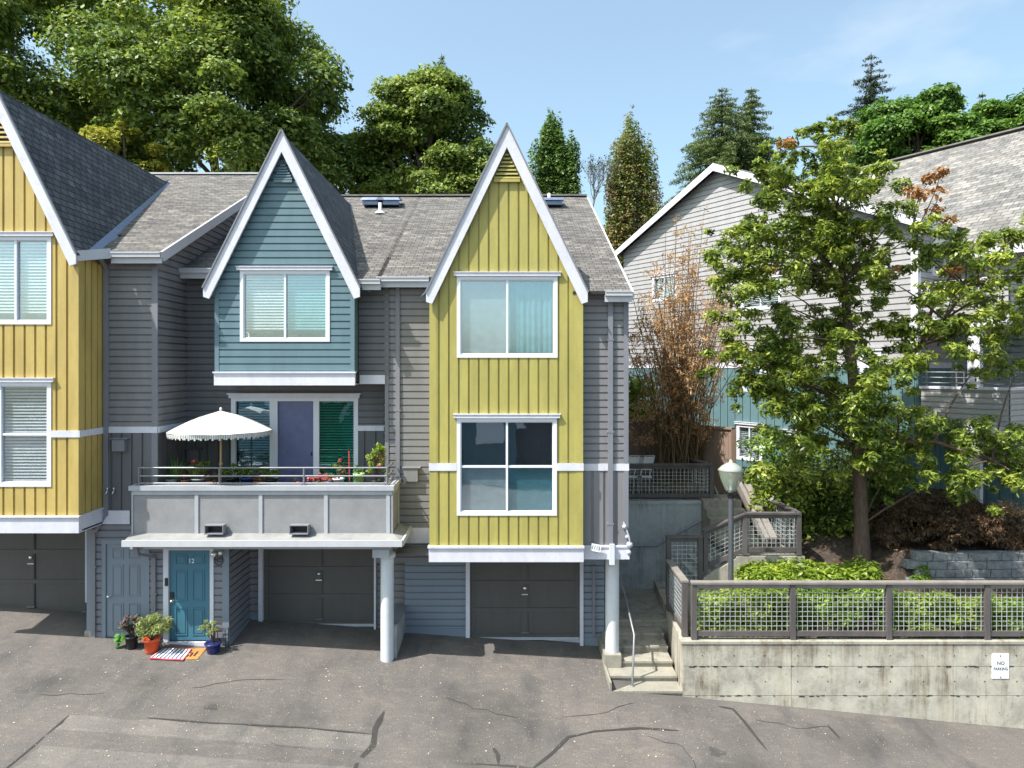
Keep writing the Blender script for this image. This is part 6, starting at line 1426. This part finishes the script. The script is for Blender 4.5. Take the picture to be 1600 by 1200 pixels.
for part_,mt_,nn in (('leaves','spike',46),('variegated_leaves','pale',22)):
    vv=[]
    for i in range(nn):
        a=rnd.uniform(0,6.28); L=rnd.uniform(.25,.55); o=Vector((math.cos(a),math.sin(a)*.7,0)); b_=Vector((x+rnd.uniform(-.1,.16)+(.12 if mt_=='pale' else 0),14.55,zs_+.12)); t_=b_+o*L*.55+Vector((0,0,L)); s_=Vector((-o.y,o.x,0))*.016; md=b_.lerp(t_,.5)+Vector((0,0,.05))
        vv+= [b_,md+s_,t_,md-s_]
    raw(part_,np.array([tuple(q) for q in vv]),nn,mt_,sp)
def small(label,px,r,h,pm,fol,spread,n,size,lm,fl=None,Y=14.52,group='potted plants on the balcony'):
    x=X(px,Y); return pot(label,x,Y,zs_,r,h,pm,fol,spread,n,size,lm,fl=fl,group=group)
small('terracotta pot with a few trailing stems near the spiky plant',290,.09,.16,'terracotta',8,(.14,.2),160,.06,'dead')
small('grey-green planter of dark foliage with red blooms left of the umbrella pole',312,.17,.20,'trough',14,(.26,.38),520,.08,'maple',fl=3)
small('terracotta pot with trailing dry stems right of the spiky plant',330,.10,.15,'terracotta',8,(.16,.18),180,.06,'dead')
small('dark pot of leafy green plant just right of the umbrella pole',362,.11,.2,'black',10,(.18,.3),320,.08,'hedge')
small('dark navy planter with black-green foliage before the left glass door',388,.16,.22,'navy',12,(.24,.28),420,.08,'maple')
small('terracotta bowl with orange-brown leaves before the left glass door',404,.11,.14,'terracotta',8,(.18,.2),220,.08,'dead')
small('black pot of drooping dark leaves before the middle door',424,.13,.18,'black',12,(.22,.24),380,.08,'maple')
small('tiny orange pot on its own near the rail post',463,.07,.11,'orange',5,(.08,.12),60,.05,'purple')
small('low pot of pink blooms left of the blue pot',487,.09,.10,'black',8,(.13,.18),180,.05,'hedge',fl=5)
small('low pot of bright red blooms behind the blue pot',503,.09,.11,'terracotta',8,(.12,.2),160,.05,'azalea',fl=6,Y=14.62)
small('bright blue pot with pink and yellow blooms',515,.09,.13,'bluepot',8,(.13,.16),160,.05,'azalea',fl=5)
small('round white pot with a small tree-like plant and pink blooms',529,.12,.20,'column',9,(.13,.42),260,.06,'hedge',fl=3)
small('lime green pot with a yellow-green cactus-like plant',561,.12,.30,'green',6,(.10,.18),200,.06,'spike')
small('tall yellow-green shrub in a pot at the right end of the balcony',588,.13,.16,'black',30,(.20,.86),1000,.08,'azalea',fl=3)
br=thing('broom_pole','red pole leaning upright beside the green glass door','pole',(X(547,14.7),14.7,zd)); m=MB(); m.tube([(X(548,14.7),14.7,zd),(X(545,14.7),14.72,Z(703,14.7))],.014,6); m.build('pole','red',br); m=MB(); m.tube([(X(545,14.7),14.72,Z(704,14.7)),(X(545,14.7),14.72,Z(699,14.7))],.02,6); m.build('tip','black',br)

# opposite row of houses behind the viewer: it only shows mirrored in the windows
OP=thing('townhouse','dark townhouse row opposite, across the asphalt lot','townhouse',(0,-15,GZ(0,-5)))
m=MB(); z0=GZ(0,-5)-3; m.box(-22,20,-26,-15,z0,CZ-2.2); m.build('wall','greydark',OP)
m=MB(); roofquad(m,(20.5,-14.6,CZ-2.3),(-22.5,-14.6,CZ-2.3),(-22.5,-21,CZ-.1),(20.5,-21,CZ-.1)); roofquad(m,(-22.5,-26.4,CZ-2.1),(20.5,-26.4,CZ-2.1),(20.5,-21,CZ-.1),(-22.5,-21,CZ-.1)); m.build('roof','shingledark',OP)
for xc_ in (-17,-9,-1,7,15):
    m=MB(); m.prismY([(xc_-1.7,z0+3),(xc_+1.7,z0+3),(xc_+1.7,CZ-3.2),(xc_,CZ+.1),(xc_-1.7,CZ-3.2)],-20,-14.4); bw=m.build('bay','teal' if xc_%2 else 'yellow',OP)
    m=MB(); m.beam((xc_-1.95,-14.3,CZ-3.65),(xc_,-14.3,CZ+.25),.1,.25); m.beam((xc_,-14.3,CZ+.25),(xc_+1.95,-14.3,CZ-3.65),.1,.25); m.build('gable_trim','white',bw)
    m=MB(); m.box(xc_-.9,xc_+.9,-14.39,-14.3,CZ-4.6,CZ-3.1); m.build('window','vinyl',bw)
# pieces of trim that do not touch become parts of their own
def split_pieces(o,gap=.02,mx=10):
    me=o.data; n=len(me.vertices); par=list(range(n))
    def f(a):
        while par[a]!=a: par[a]=par[par[a]]; a=par[a]
        return a
    for e in me.edges: a,b=f(e.vertices[0]),f(e.vertices[1]); par[a]=b
    comp={}
    for v in me.vertices: comp.setdefault(f(v.index),[]).append(v.index)
    B_=[]
    for c in comp.values():
        P_=[me.vertices[i].co for i in c]; B_.append([min(p[k] for p in P_)-gap for k in range(3)]+[max(p[k] for p in P_)+gap for k in range(3)]+[set(c)])
    ch=True
    while ch:
        ch=False
        for i in range(len(B_)):
            for j in range(i+1,len(B_)):
                a,b=B_[i],B_[j]
                if all(a[k]<=b[k+3] and b[k]<=a[k+3] for k in range(3)):
                    B_[i]=[min(a[k],b[k]) for k in range(3)]+[max(a[k+3],b[k+3]) for k in range(3)]+[a[6]|b[6]]; B_.pop(j); ch=True; break
            if ch: break
    if not 1<len(B_)<=mx: return
    import bmesh
    for q,bx_ in enumerate(B_):
        bm=bmesh.new(); bm.from_mesh(me); bm.verts.ensure_lookup_table(); bmesh.ops.delete(bm,geom=[v for v in bm.verts if v.index not in bx_[6]],context='VERTS')
        nm=bpy.data.meshes.new(o.name.split('.')[0]); bm.to_mesh(nm); bm.free(); nm.materials.append(me.materials[0])
        c=o.copy(); c.data=nm; COL.objects.link(c)
        for k_ in (o.children if q==0 else ()): k_.parent=c
    bpy.data.objects.remove(o)
SPLIT=('fascia','trim_band','corner_board','corner_trim','wall','lower_wall','base_board','ground_floor_wall','garage_wall','garage_surround','side_band','rail','landing','timber_side','side_curb','gable_trim','tap','coping','porch_beam','panel_trim','treads','security_light','handle')
for o in [o for o in bpy.data.objects if o.type=='MESH' and o.parent and o.name.split('.')[0] in SPLIT]: split_pieces(o)
